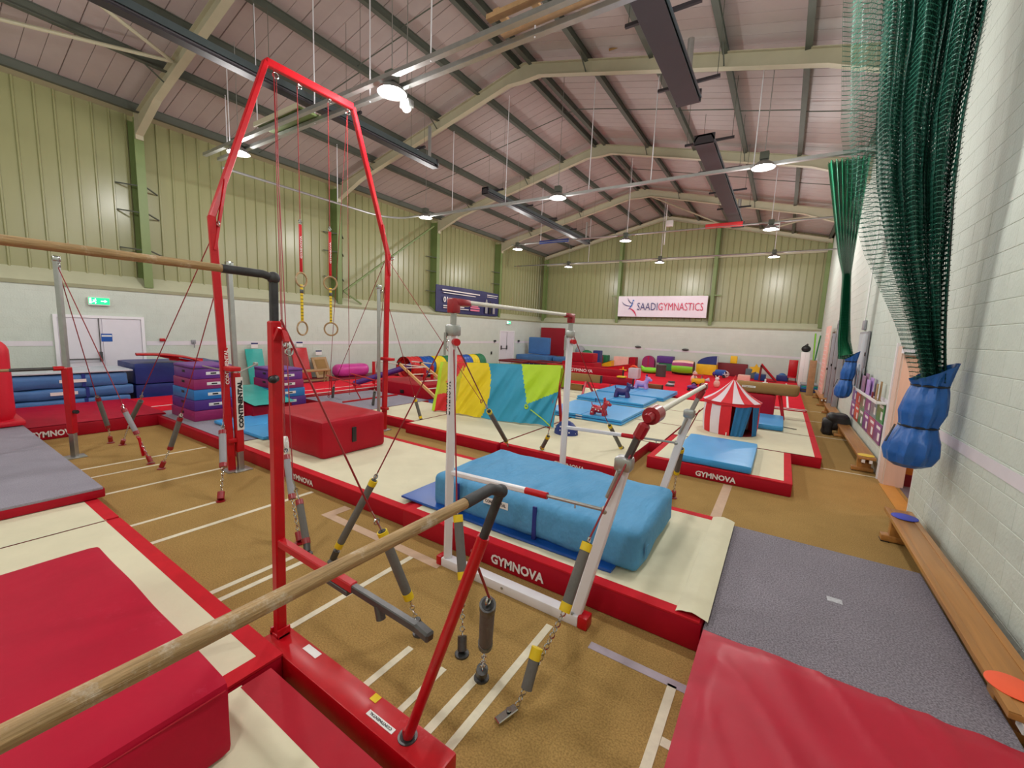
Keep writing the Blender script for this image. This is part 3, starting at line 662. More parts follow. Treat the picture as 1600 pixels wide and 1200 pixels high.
m_ = MB(); m_.add([(.075, 2.8, .42), (.075, 3.5, .42), (.075, 3.15, .74)], [(0, 1, 2)]); m_.box(.07, .075, 2.75, 3.6, .32, .4).box(.07, .075, 2.75, 3.6, .18, .27); part('crest', m_, M_txtpink, t, smooth=0)
for k in range(3): part('photo_figure', MB().box(.07, .076, 4.15 + k * .38, 4.38 + k * .38, .12, .8 - .08 * k).ball((.075, 4.26 + k * .38, .86 - .08 * k), .01, .08, .08), [M_cork, M_black, M_cork][k], t, smooth=0)

# ------------------------------------------------------------------ landing mats
def landing(label, x0, x1, y0, y1, z0=0.0, h=.2, top=M_cream, brd=.1, logo=(), seed=0, amp=.008, sides='xXyY', group=None, redtop=M_redtop, name='landing_mat', cat='mat'):
    """red sided landing mat; brd-wide red border on the sides named (x: low x, X: high x, y, Y)"""
    W, D = x1 - x0, y1 - y0
    t = thing(name, label, cat, (x0, y0, z0), group=group)
    part('red_skirt', MB().rbox(.004, W - .004, .004, D - .004, 0, h - .006, .02, 2), M_red, t)
    bx0, bx1 = (brd if 'x' in sides else .01), W - (brd if 'X' in sides else .01)
    by0, by1 = (brd if 'y' in sides else .01), D - (brd if 'Y' in sides else .01)
    def fn(u, v):
        x, y = bx0 + (bx1 - bx0) * u, by0 + (by1 - by0) * v
        e = min(1, min(u, 1 - u) * 12) * min(1, min(v, 1 - v) * 12)
        return Vector((x, y, h + .002 + amp * e * (.6 + noise.noise(Vector((x * 1.3 + seed, y * 1.3, seed))) + .5 * noise.noise(Vector((x * 3 + seed, y * .7, 2))))))
    nu, nv = max(6, int(W * 9)), max(6, int(D * 9))
    m_ = MB().grid(fn, nu, nv)
    part('top_cover', m_, top, t)
    if top is M_cream and brd > .02:
        m2 = MB(); a = .004
        for (p, q, r, s) in ((a, bx0 + .01, a, D - a), (bx1 - .01, W - a, a, D - a), (bx0 + .01, bx1 - .01, a, by0 + .01), (bx0 + .01, bx1 - .01, by1 - .01, D - a)):
            if q - p > .03 and s - r > .03: m2.box(p, q, r, s, h - .012, h + .003)
        if m2.v: part('red_border', m2, redtop, t)
    for (side, a, wd, ht) in logo:
        if side == 'y': text('lettering', 'GYMNOVA', M_txtw, t, (a, .0, h * .2), (1, 0, 0), (0, 0, 1), wd, ht, bold=.035)
        if side == 'X': text('lettering', 'GYMNOVA', M_txtw, t, (W, a, h * .2), (0, 1, 0), (0, 0, 1), wd, ht, bold=.035)
    return t
landing('long cream landing mat under the big blue crash mat, red skirt lettered at the front', -3.33, -.27, 3.05, 5.07, h=.235, logo=(('y', 1.22, .57, .095),), seed=1, amp=.014, sides='xyY')
landing('long cream landing mat carrying the big red cube block', -7.4, -3.35, 3.1, 5.1, h=.2, logo=(('y', 1.73, .57, .08),), seed=2, sides='yYX')
landing('grey carpeted mat with red side, carrying the front vaulting box', -11.0, -7.42, 3.1, 5.1, h=.2, top=M_grey, seed=3, amp=.003, brd=.06, sides='yY')
# second row, behind the white uneven bars
landing('cream mat with red skirt behind the red cube block, left end of the second row', -8.1, -6.5, 6.2, 8.1, seed=4, sides='y')
landing('cream mat with red skirt in front of the parachute cloth', -6.48, -4.12, 6.0, 8.1, seed=5, sides='y')
landing('cream mat with lettered red skirt behind the big blue crash mat', -4.1, -1.97, 6.05, 8.1, logo=(('y', 1.1, .56, .085),), seed=6, sides='y')
landing('cream mat with lettered red skirt under the square blue mat', -1.76, .33, 7.1, 9.08, logo=(('y', .79, .58, .09),), seed=7, sides='xyX')
landing('cream mat under the striped circus tent', -1.76, .8, 9.12, 11.1, seed=8, sides='X')
landing('cream mat at the right end, under the blue mat and vault table', -1.76, .8, 11.12, 13.1, seed=9, sides='X')
landing('cream mat at the right end, just before the bright red carpet strips', -1.76, .8, 13.12, 14.8, seed=10, sides='X')
k = 11
for (x0, x1, s_) in ((-6.48, -4.12, 'under the parachute rail'), (-4.1, -1.78, 'under the front blue folding mat')):
    landing('cream mat in the middle floor, ' + s_, x0, x1, 8.12, 10.1, seed=k, sides='', brd=.01); k += 1
for (x0, x1, s_) in ((-6.48, -4.12, 'left of the middle blue folding mat'), (-4.1, -1.78, 'under the middle blue folding mat')):
    landing('cream mat farther back, ' + s_, x0, x1, 10.12, 12.1, seed=k, sides='', brd=.01); k += 1
for (x0, x1, s_) in ((-6.48, -4.12, 'by the suede topped balance beams'), (-4.1, -1.78, 'under the farthest blue folding mat')):
    landing('cream mat in the last cream row, ' + s_, x0, x1, 12.12, 14.6, seed=k, sides='', brd=.01); k += 1
landing('grey carpeted mat under the small red parallel bars', -10.6, -8.12, 6.2, 8.4, top=M_grey, seed=20, sides='', brd=.01, amp=.003)
# lower left group
landing('long cream landing mat with red border under the crimson crash block', -5.44, -2.39, -1.2, 1.24, seed=21, amp=.012, sides='yXY')
landing('short cream mat carrying the thin grey topped mat', -8.3, -5.442, -1.2, 1.24, seed=22, sides='Y')
t = landing('cream landing mat beside the red base box of the wooden uneven bars', -2.36, -.75, -1.2, 1.14, seed=23, amp=.014, brd=.16, sides='yXY', redtop=M_redp if False else M_red)
t = thing('carpet_topped_mat', 'pale grey carpet topped mat with red edge, at the far left', 'mat', (-10.6, -1.2, .21))
part('red_edge', MB().rbox(0, 4.45, 0, 2.5, 0, .105, .015), M_red, t); part('top_carpet', MB().rbox(.0, 4.45, .02, 2.485, .09, .122, .008), M_grey, t)
t = landing('crimson landing mat with white lettering in front of the stacked blue mats', -12.9, -10.56, 1.25, 3.25, h=.24, top=M_crim, logo=(('X', .1, .58, .11),), seed=25, amp=.006, sides='', brd=.01)
# bright red tumbling runway
t = thing('tumbling_runway', 'bright red tumbling runway with a white line, running behind the vaulting boxes', 'runway', (-13.1, 3.3, 0))
part('runway_base', MB().rbox(0, 2.05, 0, 8.2, 0, .17, .03), M_red, t); part('runway_top', MB().rbox(.01, 2.04, .01, 8.19, .15, .2, .02), M_run, t)
part('white_line', MB().box(1.42, 1.47, .02, 8.17, .2, .204), M_txtw, t, smooth=0); part('white_line', MB().box(2.0, 2.05, 2.6, 8.17, .19, .206), M_txtw, t, smooth=0)
single('runway_end_mat', MB().rbox(0, 2.3, 0, .1, 0, .2, .02).prism([(0, -.9), (2.3, -.9), (2.3, 0), (0, 0)], .19), M_run, 'bright red end mat of the runway, right behind the white taped strip', 'mat', (-13.1, 3.2, .001)) if False else None
single('maroon_mat_strip', MB().rbox(0, 1.0, 0, 9, 0, .1, .02), M_maroon, 'long maroon mat strip on the floor along the left wall', 'mat', (-15.1, 7.6, 0))
# red carpet of the toddler area
rc = single('toddler_area_carpet', MB().rbox(0, 11.3, 0, 11.9, 0, .15, .02), M_run, 'bright red carpeted floor pad covering the far toddler play area', 'carpet', (-10.5, 15.3, 0))
for q, (x0, x1, y) in enumerate(((.0, .75, 14.85), (-.1, .8, 15.1))):
    t = thing('red_edge_strip', ['nearer red strip with white edge across the right end of the red carpet', 'farther red strip with white edge across the right end of the red carpet'][q], 'strip', (x0 - .3, y, .0))
    part('strip', MB().rbox(0, x1 - x0 + .3, 0, .18, 0, .23, .01), M_redtop, t); part('white_edge', MB().box(0, x1 - x0 + .3, -.004, .05, .23, .236), M_txtw, t, smooth=0)
single('white_carpet_line', MB().box(-.03, .03, 0, 9.5, 0, .006), M_txtw, 'white line down the right side of the bright red carpet', 'line', (.33, 15.4, .152), smooth=0)

# big blue crash mat with its thin royal blue mat beneath, red cube, crimson block
def tag_patch(parent, org, xd, yd, w_, h_, body, mf=M_white, mt=M_black):
    xd, yd = Vector(xd).normalized(), Vector(yd).normalized(); nd = xd.cross(yd); o = Vector(org); m_ = MB()
    q = [o, o + xd * w_, o + xd * w_ + yd * h_, o + yd * h_]; m_.add([p - nd * .002 for p in q] + [p + nd * .002 for p in q], [(4, 5, 6, 7), (0, 1, 5, 4), (1, 2, 6, 5), (2, 3, 7, 6), (3, 0, 4, 7)])
    part('label_patch', m_, mf, parent, smooth=0)
    if body: text('lettering', body, mt, parent, o + xd * w_ * .08 + yd * h_ * .25, xd, yd, w_ * .84, h_ * .5, depth=.004, bold=.03)
t = thing('crash_mat', 'large sky blue canvas crash mat lying on the long cream mat', 'crash mat', (-3.12, 3.32, .262))
part('cover', MB().soft(0, 2.3, 0, 1.3, 0, .36, .06, (52, 30, 8), .022, 2.4, 5, bulge=.02, st=(1.6, 1.0, 1.0)), M_blue, t)
for xx in (.35, 1.3): part('strap', MB().box(xx, xx + .04, -.032, -.016, .02, .34).box(xx, xx + .04, -.03, .02, .0, .02), M_strap, t)
tag_patch(t, (.72, -.028, .22), (1, 0, 0), (0, 0, 1), .3, .07, 'CONTINENTAL')
tag_patch(t, (2.335, .12, .1), (0, 1, 0), (0, 0, 1), .05, .12, '', M_blue)
single('thin_mat', MB().soft(0, 2.55, 0, 1.1, 0, .035, .015, (30, 12, 2), .006, 3, 4), M_royal, 'thin royal blue vinyl mat sticking out from under the big crash mat', 'mat', (-3.56, 3.24, .245))
t = thing('foam_block', 'large red cube shaped foam block on the long cream mat', 'foam block', (-7.1, 3.52, .205))
part('cover', MB().soft(0, 1.56, 0, 1.16, 0, .57, .05, (26, 20, 10), .012, 2.5, 9, bulge=.012), M_red, t)
part('carry_handle', MB().rbox(1.562, 1.585, .5, .58, .18, .42, .01), M_black, t)
single('folding_mat', MB().soft(0, .92, 0, 1.15, 0, .07, .03, (14, 16, 3), .006, 3, 2).soft(.93, 1.85, 0, 1.15, 0, .07, .03, (14, 16, 3), .006, 3, 3), M_bright, 'bright blue folding mat between the front vaulting box and the red cube', 'mat', (-9.05, 3.5, .206))
t = thing('foam_block', 'huge crimson crash block in the lower left foreground', 'foam block', (-3.96, -.7, .218))
part('cover', MB().soft(0, 2.0, 0, 1.48, 0, .385, .035, (40, 30, 8), .01, 1.8, 12, bulge=.008), M_crim, t)
part('seam', MB().tube([(2.003, .03, .35), (2.003, 1.45, .35)], .004, 5), M_red, t)
t = thing('upright_foam_bolster', 'tall red padded bolster standing at the far left', 'bolster', (-11.45, .2, .335))
part('cover', MB().soft(0, 1.05, 0, 1.05, 0, 1.42, .22, (12, 12, 16), .012, 2.5, 6), mat('scarlet_pvc', (214, 16, 44), .5, var=.05), t)
part('base_pad', MB().soft(-.08, 1.12, -.05, 1.12, 0, .1, .04, (10, 10, 3), .004), mat('scarlet_pvc', (214, 16, 44)), t)
# lower right mats
t = thing('carpet_topped_mat', 'charcoal grey carpet topped mat beside the bench, lower right', 'mat', (-.22, 3.04, 0))
part('red_side', MB().rbox(0, 1.48, .01, 1.98, 0, .19, .015), M_red, t); part('top_carpet', MB().rbox(-.045, 1.49, 0, 2.0, .185, .212, .01), M_carp, t)
part('chalk_mark', MB().grid(lambda u, v: Vector((.78 + .05 * (u - .5) * 2, 1.0 + .07 * (v - .5), .2135)), 3, 3), mat('chalk', (190, 190, 196), .9, var=.3, vscale=60), t)
t = thing('crash_mat', 'crimson vinyl covered mat filling the lower right corner', 'mat', (-.26, .8, 0))
def rf(u, v):
    x, y = 1.6 * u, 2.22 * v
    fo = abs(noise.noise(Vector((x * 3.2 + 1.3 * y, y * .55 - .3 * x, 5)))); z = .262 + .014 * noise.noise(Vector((x * 2.5, y * 1.5, 1))) + .035 * max(0, .32 - fo * 2.2) * (.3 + v)
    e = min(1, min(u, 1 - u) * 14) * min(1, min(v, 1 - v) * 18); return Vector((x, y, z - .035 * (1 - e)))
part('cover', MB().soft(0, 1.6, 0, 2.22, 0, .225, .02, (16, 22, 4), .004, 2, 3), M_crim, t)
part('top_cover', MB().grid(rf, 46, 60), mat('shiny_crimson_vinyl', (178, 8, 44), .42, var=.06, vscale=3, bump=.15, bscale=5, spec=.35, coat=.08), t)
part('carry_tab', MB().rbox(-.012, .0, .9, 1.0, .08, .14, .004), M_black, t)
cf = single('cream_fabric_flap', MB().grid(lambda u, v: Vector((-.08 + .22 * u, 1.96 * v, .012 * abs(noise.noise(Vector((u * 3, v * 4, 0)))) + .025 * math.sin(math.pi * u))), 10, 40), M_cream, 'loose cream fabric flap at the end of the long mat beside the grey carpet mat', 'flap', (-.38, 3.08, .245))

# ------------------------------------------------------------------ cable stays
def stay(label, top, pts, anchor, sleeve=M_pad, cap=M_yel, cable=M_redcable, r=.034, chain=True, anch=M_dkst, black=False, plate=False):
    """cable from top to a foam sleeved tensioner, chain and floor anchor; pts: cable end, sleeve top, sleeve bottom"""
    t = thing('cable_stay', label, 'cable', (anchor[0], anchor[1], 0.0), group=None)
    top = Vector(top); e, s0, s1 = [Vector(p) for p in pts[:3]]; a = Vector(anchor)
    part('cable', MB().tube([top, e], .0065, 6), cable, t, world=True)
    part('shackle', MB().torus(e.lerp(s0, .5), .02, .006, (1, 0, 0), 14, 6).tube([e, s0], .007, 6), M_chrome, t, world=True)
    d = (s1 - s0)
    part('foam_sleeve', MB().tube([s0, s1], r, 14), sleeve, t, world=True)
    part('end_band', MB().tube([s0 - d.normalized() * .004, s0 + d.normalized() * .05], r + .003, 14), cap, t, world=True)
    part('end_band', MB().tube([s1 - d.normalized() * .05, s1 + d.normalized() * .004], r + .003, 14), cap, t, world=True)
    part('end_plug', MB().tube([s0 - d.normalized() * .008, s0 - d.normalized() * .004], r * .8, 12), M_black, t, world=True)
    v = a - s1; n = max(2, int(v.length / .035)); m_ = MB()
    for i in range(n):
        c = s1.lerp(a, (i + .5) / n); ax = v.normalized().orthogonal(); ax = ax if i % 2 else v.normalized().cross(ax)
        m_.torus(c, .016, .0045, ax, 10, 5)
    part('chain', m_, M_chrome, t, world=True)
    if plate: part('floor_anchor', MB().bar(a + Vector((0, 0, 0)), a + Vector((-.05, -.13, -.015)), .05, .02, bev=.004).tube([a + Vector((-.02, -.05, .01)), a + Vector((-.02, -.05, .02))], .015, 8), M_chrome, t, world=True)
    else: part('floor_anchor', MB().tube([a - v.normalized() * .09, a], r * .95, 12).tube([(a.x, a.y, 0), (a.x, a.y, .012)], .05, 14), anch, t, world=True)
    return t
RD = M_redcap
stay('grey sleeved cable stay with red ends, directly right of the far left silver post', (-9, 1.6, 2.9), [[-9.42, 1.98, 0.88], [-9.43, 2.0, 0.83], [-9.54, 2.12, 0.29]], [-9.6, 2.15, 0.03], cap=RD, anch=RD)
t = stay('grey sleeved cable stay with red strap lashed below, near the far left post', (-9, 1.6, 2.9), [[-8.19, 2.0, 0.89], [-8.16, 2.0, 0.82], [-8.01, 2.09, 0.45]], [-7.84, 2.18, 0.03], cap=RD, anch=RD, sleeve=M_cork)
part('lashed_strap', MB().bar((-8.0, 2.09, .42), (-7.88, 2.16, .1), .035, .012).bar((-7.97, 2.1, .40), (-7.92, 2.12, .12), .03, .02), M_redp, t, world=True)
stay('brown sleeved cable stay leaning left below the rings frame, its anchor farthest back', (-6.64, 2.76, 3.55), [[-8.59, 2.35, 1.0], [-8.71, 2.35, 0.83], [-8.99, 2.28, 0.48]], [-9.32, 2.23, 0.03], anch=RD, cap=M_pad)
stay('brown sleeved cable stay in front of the nearer purple vaulting box', (-6.64, 2.76, 2.9), [[-7.21, 2.39, 0.85], [-7.22, 2.38, 0.78], [-7.37, 2.28, 0.3]], [-7.46, 2.19, 0.03], cap=RD, anch=RD)
stay('upright grey sleeved stay in front of the left leg of the rings frame', (-6.62, 2.74, 1.6), [[-6.15, 2.49, 0.86], [-6.08, 2.45, 0.76], [-5.81, 2.33, 0.36]], [-5.6, 2.2, 0.03], cap=RD, anch=RD, sleeve=M_cork, r=.042)
stay('long slanting grey sleeved stay running from the white bar post down leftwards', (-2.49, 2.83, 2.24), [[-3.01, 2.46, 0.89], [-3.04, 2.44, 0.81], [-3.31, 2.25, 0.15]], [-3.35, 2.22, 0.03])
stay('slanting grey sleeved stay between the near red post and the wooden low bar', (-2.50, 1.34, 2.25), [[-2.22, 1.76, 0.99], [-2.18, 1.82, 0.83], [-2.07, 1.97, 0.3]], [-2.02, 2.03, 0.03])
stay('grey sleeved stay with white clip in front of the yellow part of the parachute', (-2.45, 2.85, 2.12), [[-3.11, 4.2, 1.33], [-3.24, 4.5, 1.14], [-3.76, 5.75, 0.37]], [-3.98, 6.2, 0.1], anch=RD)
stay('upright grey sleeved stay hanging beside the near white bar post', (-2.45, 2.83, 2.1), [[-1.98, 2.37, 0.88], [-1.95, 2.35, 0.82], [-1.78, 2.22, 0.43]], [-1.64, 2.06, 0.03])
t = stay('slanting grey sleeved stay with yellow bands in front of the white slanted post', (-.8, 2.83, 1.45), [[-0.93, 2.48, 0.92], [-0.94, 2.46, 0.88], [-0.97, 2.23, 0.52]], [-1.1, 1.91, 0.03], plate=True)
part('lower_sleeve', MB().tube([(-1.07, 2.08, .31), (-1.07, 1.97, .12)], .034, 14), M_pad, t, world=True); part('end_band', MB().tube([(-1.07, 2.085, .315), (-1.07, 2.05, .26)], .037, 14), M_yel, t, world=True)
stay('short thick grey sleeved stay hanging from the tilted red post of the wooden bars', (-1.03, 1.34, 1.3), [[-1.09, 1.57, 0.93], [-1.11, 1.59, 0.87], [-1.27, 1.81, 0.42]], [-1.41, 1.98, 0.03], r=.04, cap=M_dkst)
stay('grey sleeved stay with yellow ends between the far white posts, leaning right', (-2.42, 5.28, 2.2), [[-2.32, 6.6, 0.79], [-2.3, 6.67, 0.72], [-2.25, 7.2, 0.24]], [-2.25, 7.3, 0.21])
stay('dark sleeved stay at the right edge of the turquoise parachute cloth', (-2.42, 5.28, 2.2), [[-3.09, 5.99, 0.61], [-3.12, 6.04, 0.51], [-3.31, 6.2, 0.24]], [-3.32, 6.24, 0.21])
stay('short dark sleeved stay with red strap behind the far slanted white post', (-.75, 5.3, 1.4), [[-0.94, 5.49, 0.94], [-0.95, 5.55, 0.83], [-1.02, 5.77, 0.43]], [-1.07, 5.98, 0.03], anch=RD)
stay('dark sleeved stay in the gap right of the rings frame', (-6.98, 5.87, 2.9), [[-6.58, 6.35, 0.75], [-6.57, 6.37, 0.66], [-6.5, 6.47, 0.24]], [-6.49, 6.48, 0.21])
stay('small dark sleeved stay farthest back, on the grey mat beside the red cube', (-6.98, 5.87, 3.5), [[-9.76, 6.57, 0.64], [-9.86, 6.62, 0.52], [-10.1, 6.75, 0.24]], [-10.15, 6.78, 0.21], cap=M_pad)
stay('small dark sleeved stay just left of the right leg of the rings frame', (-6.98, 5.87, 3.0), [[-8.25, 6.64, 0.67], [-8.29, 6.68, 0.58], [-8.5, 6.8, 0.24]], [-8.52, 6.82, 0.21], cap=M_pad)
stay('brown sleeved stay behind the near red post, lower of the pair', (-6.72, 3.6, 5.9), [[-4.13, 2.29, 0.6], [-3.97, 2.26, 0.43], [-3.7, 2.17, 0.09]], [-3.66, 2.15, 0.03], cap=RD)
t = stay('pale grey sleeved stay with a white pulley, right behind the near red post', (-6.72, 3.6, 5.85), [[-4.52, 2.43, 0.87], [-4.45, 2.4, 0.77], [-4.17, 2.3, 0.38]], [-3.91, 2.22, 0.03], cap=RD, anch=RD, sleeve=M_cork)
part('pulley', MB().tube([(-4.53, 2.42, .9), (-4.51, 2.44, .9)], .07, 16).rbox(-4.56, -4.48, 2.42, 2.46, .78, .92, .02), M_white, t, world=True, label='white pulley block')
for q, (lab, top, bot) in enumerate((('thin plain wire from the right top corner of the rings frame to the far floor', (-6.8, 4.9, 5.9), (-9.9, 6.5, .3)), ('thin wire stay running from the knee of the rings frame towards the parachute', (-6.98, 5.87, 3.65), (-4.6, 6.13, .9)))):
    single('wire_stay', MB().tube([Vector(top) - Vector(bot), (0, 0, 0)], .006, 5).torus((0, 0, 0), .03, .007, (1, 0, 0)), M_redcable, lab, 'cable', bot)

# ------------------------------------------------------------------ white uneven bars
def post_label(parent, x, y, z0, z1, w_):
    text('lettering', 'GYMNOVA', M_black, parent, (x + w_ / 2, y, z0), (0, 0, 1), (-1, 0, 0), z1 - z0, w_, depth=.003, bold=.03)
t = thing('uneven_bars', 'white framed uneven bars with cream rails and dark red fittings', 'uneven bars', (-1.6, 4.04, 0))
for (yy, side) in ((2.83, 'near'), (5.25, 'far')):
    part('base_beam', MB().rbox(-2.5, -1.1, yy - .05, yy + .05, 0, .085, .008), M_whp, t, world=True)
    part('base_end_cap', MB().rbox(-2.56, -2.5, yy - .055, yy + .055, 0, .09, .012), M_redp, t, world=True)
    part('base_end_cap', MB().rbox(-1.1, -1.02, yy - .055, yy + .055, 0, .1, .012), M_redp, t, world=True)
    part('base_bolt', MB().tube([(-1.8, yy - .056, .05), (-1.8, yy - .05, .05)], .012, 8).tube([(-1.15, yy - .04, .085), (-1.15, yy - .04, .1)], .012, 8), M_steel, t, world=True)
    up = part('high_post', MB().bar((-2.46, yy, .08), (-2.46, yy, 2.22), .075, .075, bev=.01), M_whp, t, world=True)
    if side == 'near':
        text('lettering', 'GYMNOVA', M_black, up, (-2.435 + 1.6, 2.789 - 4.04, 1.46), (0, 0, 1), (-1, 0, 0), .31, .05, depth=.003, bold=.03)
    part('inner_post', MB().bar((-2.46, yy, 2.2), (-2.46, yy, 2.4), .052, .052, bev=.008), M_steel, t, world=True)
    part('clamp', MB().rbox(-2.51, -2.41, yy - .055, yy + .055, 2.17, 2.27, .015).bar((-2.5, yy - .06, 2.0), (-2.5, yy - .06, 2.2), .03, .02), M_steel, t, world=True)
    part('height_knob', MB().tube([(-2.42, yy - .02, 2.12), (-2.36, yy - .06, 2.12)], .032, 12), M_redp, t, world=True, label='red height knob')
    part('low_post', MB().bar((-1.13, yy, .08), (-.84, yy, 1.36), .085, .055, up=(0, 1, 0), bev=.01), M_whp, t, world=True)
    part('inner_post', MB().bar((-.86, yy, 1.3), (-.745, yy, 1.62), .05, .045, up=(0, 1, 0), bev=.01), M_dkst if side == 'near' else M_steel, t, world=True)
    part('clamp', MB().rbox(-.91, -.79, yy - .06, yy + .06, 1.3, 1.4, .02).tube([(-.86, yy - .07, 1.3), (-.93, yy - .07, 1.1)], .018, 8), M_steel, t, world=True)
    part('spreader_tube', MB().bar((-2.43, yy, .92), (-1.62, yy, .95), .045, .045, bev=.008), M_whp, t, world=True)
    part('spreader_grip', MB().tube([(-1.64, yy, .95), (-1.44, yy, .955)], .028, 12), M_redp, t, world=True)
    part('spreader_rod', MB().tube([(-1.45, yy, .955), (-.97, yy, .97)], .014, 10).ball((-.96, yy, .97), .035).tube([(-1.2, yy, .96), (-1.2, yy, .92)], .006, 6), M_steel, t, world=True)
    s = 1 if side == 'far' else -1
    part('rail_head', MB().rbox(-2.5, -2.42, yy - .05, yy + .05, 2.37, 2.5, .015).rbox(-2.49, -2.41, min(yy, yy - s * .2), max(yy, yy - s * .2), 2.435, 2.5, .025), M_redcap, t, world=True)
    m_ = MB().bar((-.775, yy, 1.54), (-.725, yy, 1.66), .075, .075, up=(0, 1, 0), bev=.02)
    if side == 'near': m_.tube([(-.72, yy, 1.69), (-.715, yy + .04, 1.695), (-.71, yy + .06, 1.7)], [.03, .035, .035], 12).tube([(-.71, yy + .06, 1.7), (-.71, yy + .22, 1.7)], .062, 20)
    else: m_.rbox(-.75, -.68, yy - .09, yy + .03, 1.65, 1.73, .02)
    part('rail_head', m_, M_redcap, t, world=True, label='dark red rail coupling')
    part('cable_hook', MB().torus((-2.5, yy - s * -.02, 2.16), .035, .009, (0, 1, 0)).torus((-2.52, yy, 2.1), .03, .008, (1, 0, 0)), M_chrome, t, world=True)
part('high_rail', MB().tube([(-2.46, 2.9, 2.475), (-2.46, 5.25, 2.475)], .021, 14), M_fibre, t, world=True)
part('low_rail', MB().tube([(-.71, 3.0, 1.70), (-.71, 5.2, 1.70)], .023, 14), M_fibre, t, world=True)

# ------------------------------------------------------------------ near wooden uneven bars
t = thing('uneven_bars', 'red framed uneven bars with wooden rails in the foreground', 'uneven bars', (-1.9, 1.32, 0))
part('base_box', MB().rbox(-2.66, -1.13, 1.235, 1.405, 0.005, .18, .012), M_redp, t, world=True)
tag_patch(t, (-2.36 + 1.9, 1.34 - 1.32, .181), (1, -.0, 0), (0, 1, 0), .14, .045, '')
tag_patch(t, (-1.72 + 1.9, 1.35 - 1.32, .181), (1, 0, 0), (0, 1, 0), .05, .045, '', M_yel)
m_ = (-1.46 + 1.9, 1.31 - 1.32, .182)
tag_patch(t, m_, (-1, 0, 0), (0, -1, 0), .2, .03, 'CONTINENTAL')
part('socket_ring', MB().tube([(-1.385, 1.32, .178), (-1.385, 1.32, .186)], .05, 20), M_dkst, t, world=True)
part('socket_hole', MB().tube([(-1.385, 1.32, .186), (-1.385, 1.32, .188)], .038, 20), M_black, t, world=True)
part('high_post', MB().bar((-2.60, 1.33, .18), (-2.555, 1.33, 2.24), .062, .062, bev=.008), M_redp, t, world=True)
part('post_foot_lugs', MB().rbox(-2.66, -2.55, 1.29, 1.37, .17, .2, .006).box(-2.645, -2.63, 1.29, 1.37, .18, .23).box(-2.565, -2.55, 1.29, 1.37, .18, .24), M_redp, t, world=True)
part('cable_lug', MB().bar((-2.53, 1.33, 2.13), (-2.49, 1.34, 2.2), .02, .05, up=(0, 1, 0)).bar((-2.5, 1.35, 2.2), (-2.46, 1.35, 2.12), .02, .03, up=(0, 1, 0)), M_redp, t, world=True)
part('cable_hook', MB().torus((-2.49, 1.36, 2.1), .022, .006, (0, 1, 0)).torus((-2.475, 1.37, 2.06), .022, .006, (1, 0, 0)), M_chrome, t, world=True)
part('adjusting_knob', MB().tube([(-2.52, 1.31, 1.9), (-2.49, 1.27, 1.9)], .022, 10).ball((-2.47, 1.27, 1.9), .022), M_black, t, world=True)
part('inner_post', MB().bar((-2.557, 1.33, 2.22), (-2.55, 1.33, 2.47), .042, .042, bev=.008), M_blkchalk, t, world=True)
part('rail_head', MB().ball((-2.55, 1.33, 2.49), .036).tube([(-2.55, 1.33, 2.49), (-2.55, 1.27, 2.505), (-2.55, 1.06, 2.507)], .023, 12), M_blkchalk, t, world=True, label='chalky black rail coupling')
part('high_rail', MB().tube([(-2.55, 1.08, 2.507), (-2.55, -1.1, 2.507)], [.0205] * 2, 16), M_wood, t, world=True)
a, b = Vector((-1.385, 1.32, .175)), Vector((-.955, 1.32, 1.395)); 
part('low_post', MB().tube([a, b], .026, 16), M_redp, t, world=True); part('post_lug', MB().rbox(-1.41, -1.36, 1.305, 1.335, .18, .22, .004), M_redp, t, world=True)
part('inner_post', MB().tube([b - (b - a).normalized() * .02, b + (b - a).normalized() * .22], .019, 14), M_blkchalk, t, world=True)
q = b + (b - a).normalized() * .23
part('rail_head', MB().ball(q, .028).tube([q, q + Vector((0, -.07, .03)), (q.x + .003, 1.09, 1.64)], .022, 14), M_blkchalk, t, world=True, label='chalky black rail coupling')
part('low_rail', MB().tube([(q.x + .003, 1.1, 1.64), (q.x + .003, -1.1, 1.64)], .0195, 18), M_wood, t, world=True)
part('spreader_outer', MB().bar((-2.56, 1.33, .84), (-1.82, 1.33, .82), .05, .05, bev=.006), M_redp, t, world=True)
part('spreader_sleeve', MB().bar((-2.12, 1.33, .79), (-1.85, 1.33, .78), .055, .03, bev=.004), M_dkst, t, world=True)
part('spreader_inner', MB().bar((-1.84, 1.33, .818), (-1.3, 1.33, .80), .038, .042, bev=.005), M_dkst, t, world=True)
part('spreader_foot', MB().tube([(-1.62, 1.33, .80), (-1.6, 1.33, .73)], .025, 10), M_dkst, t, world=True); part('spreader_end', MB().bar((-1.34, 1.33, .81), (-1.24, 1.32, .8), .05, .05, bev=.01), M_dkst, t, world=True)

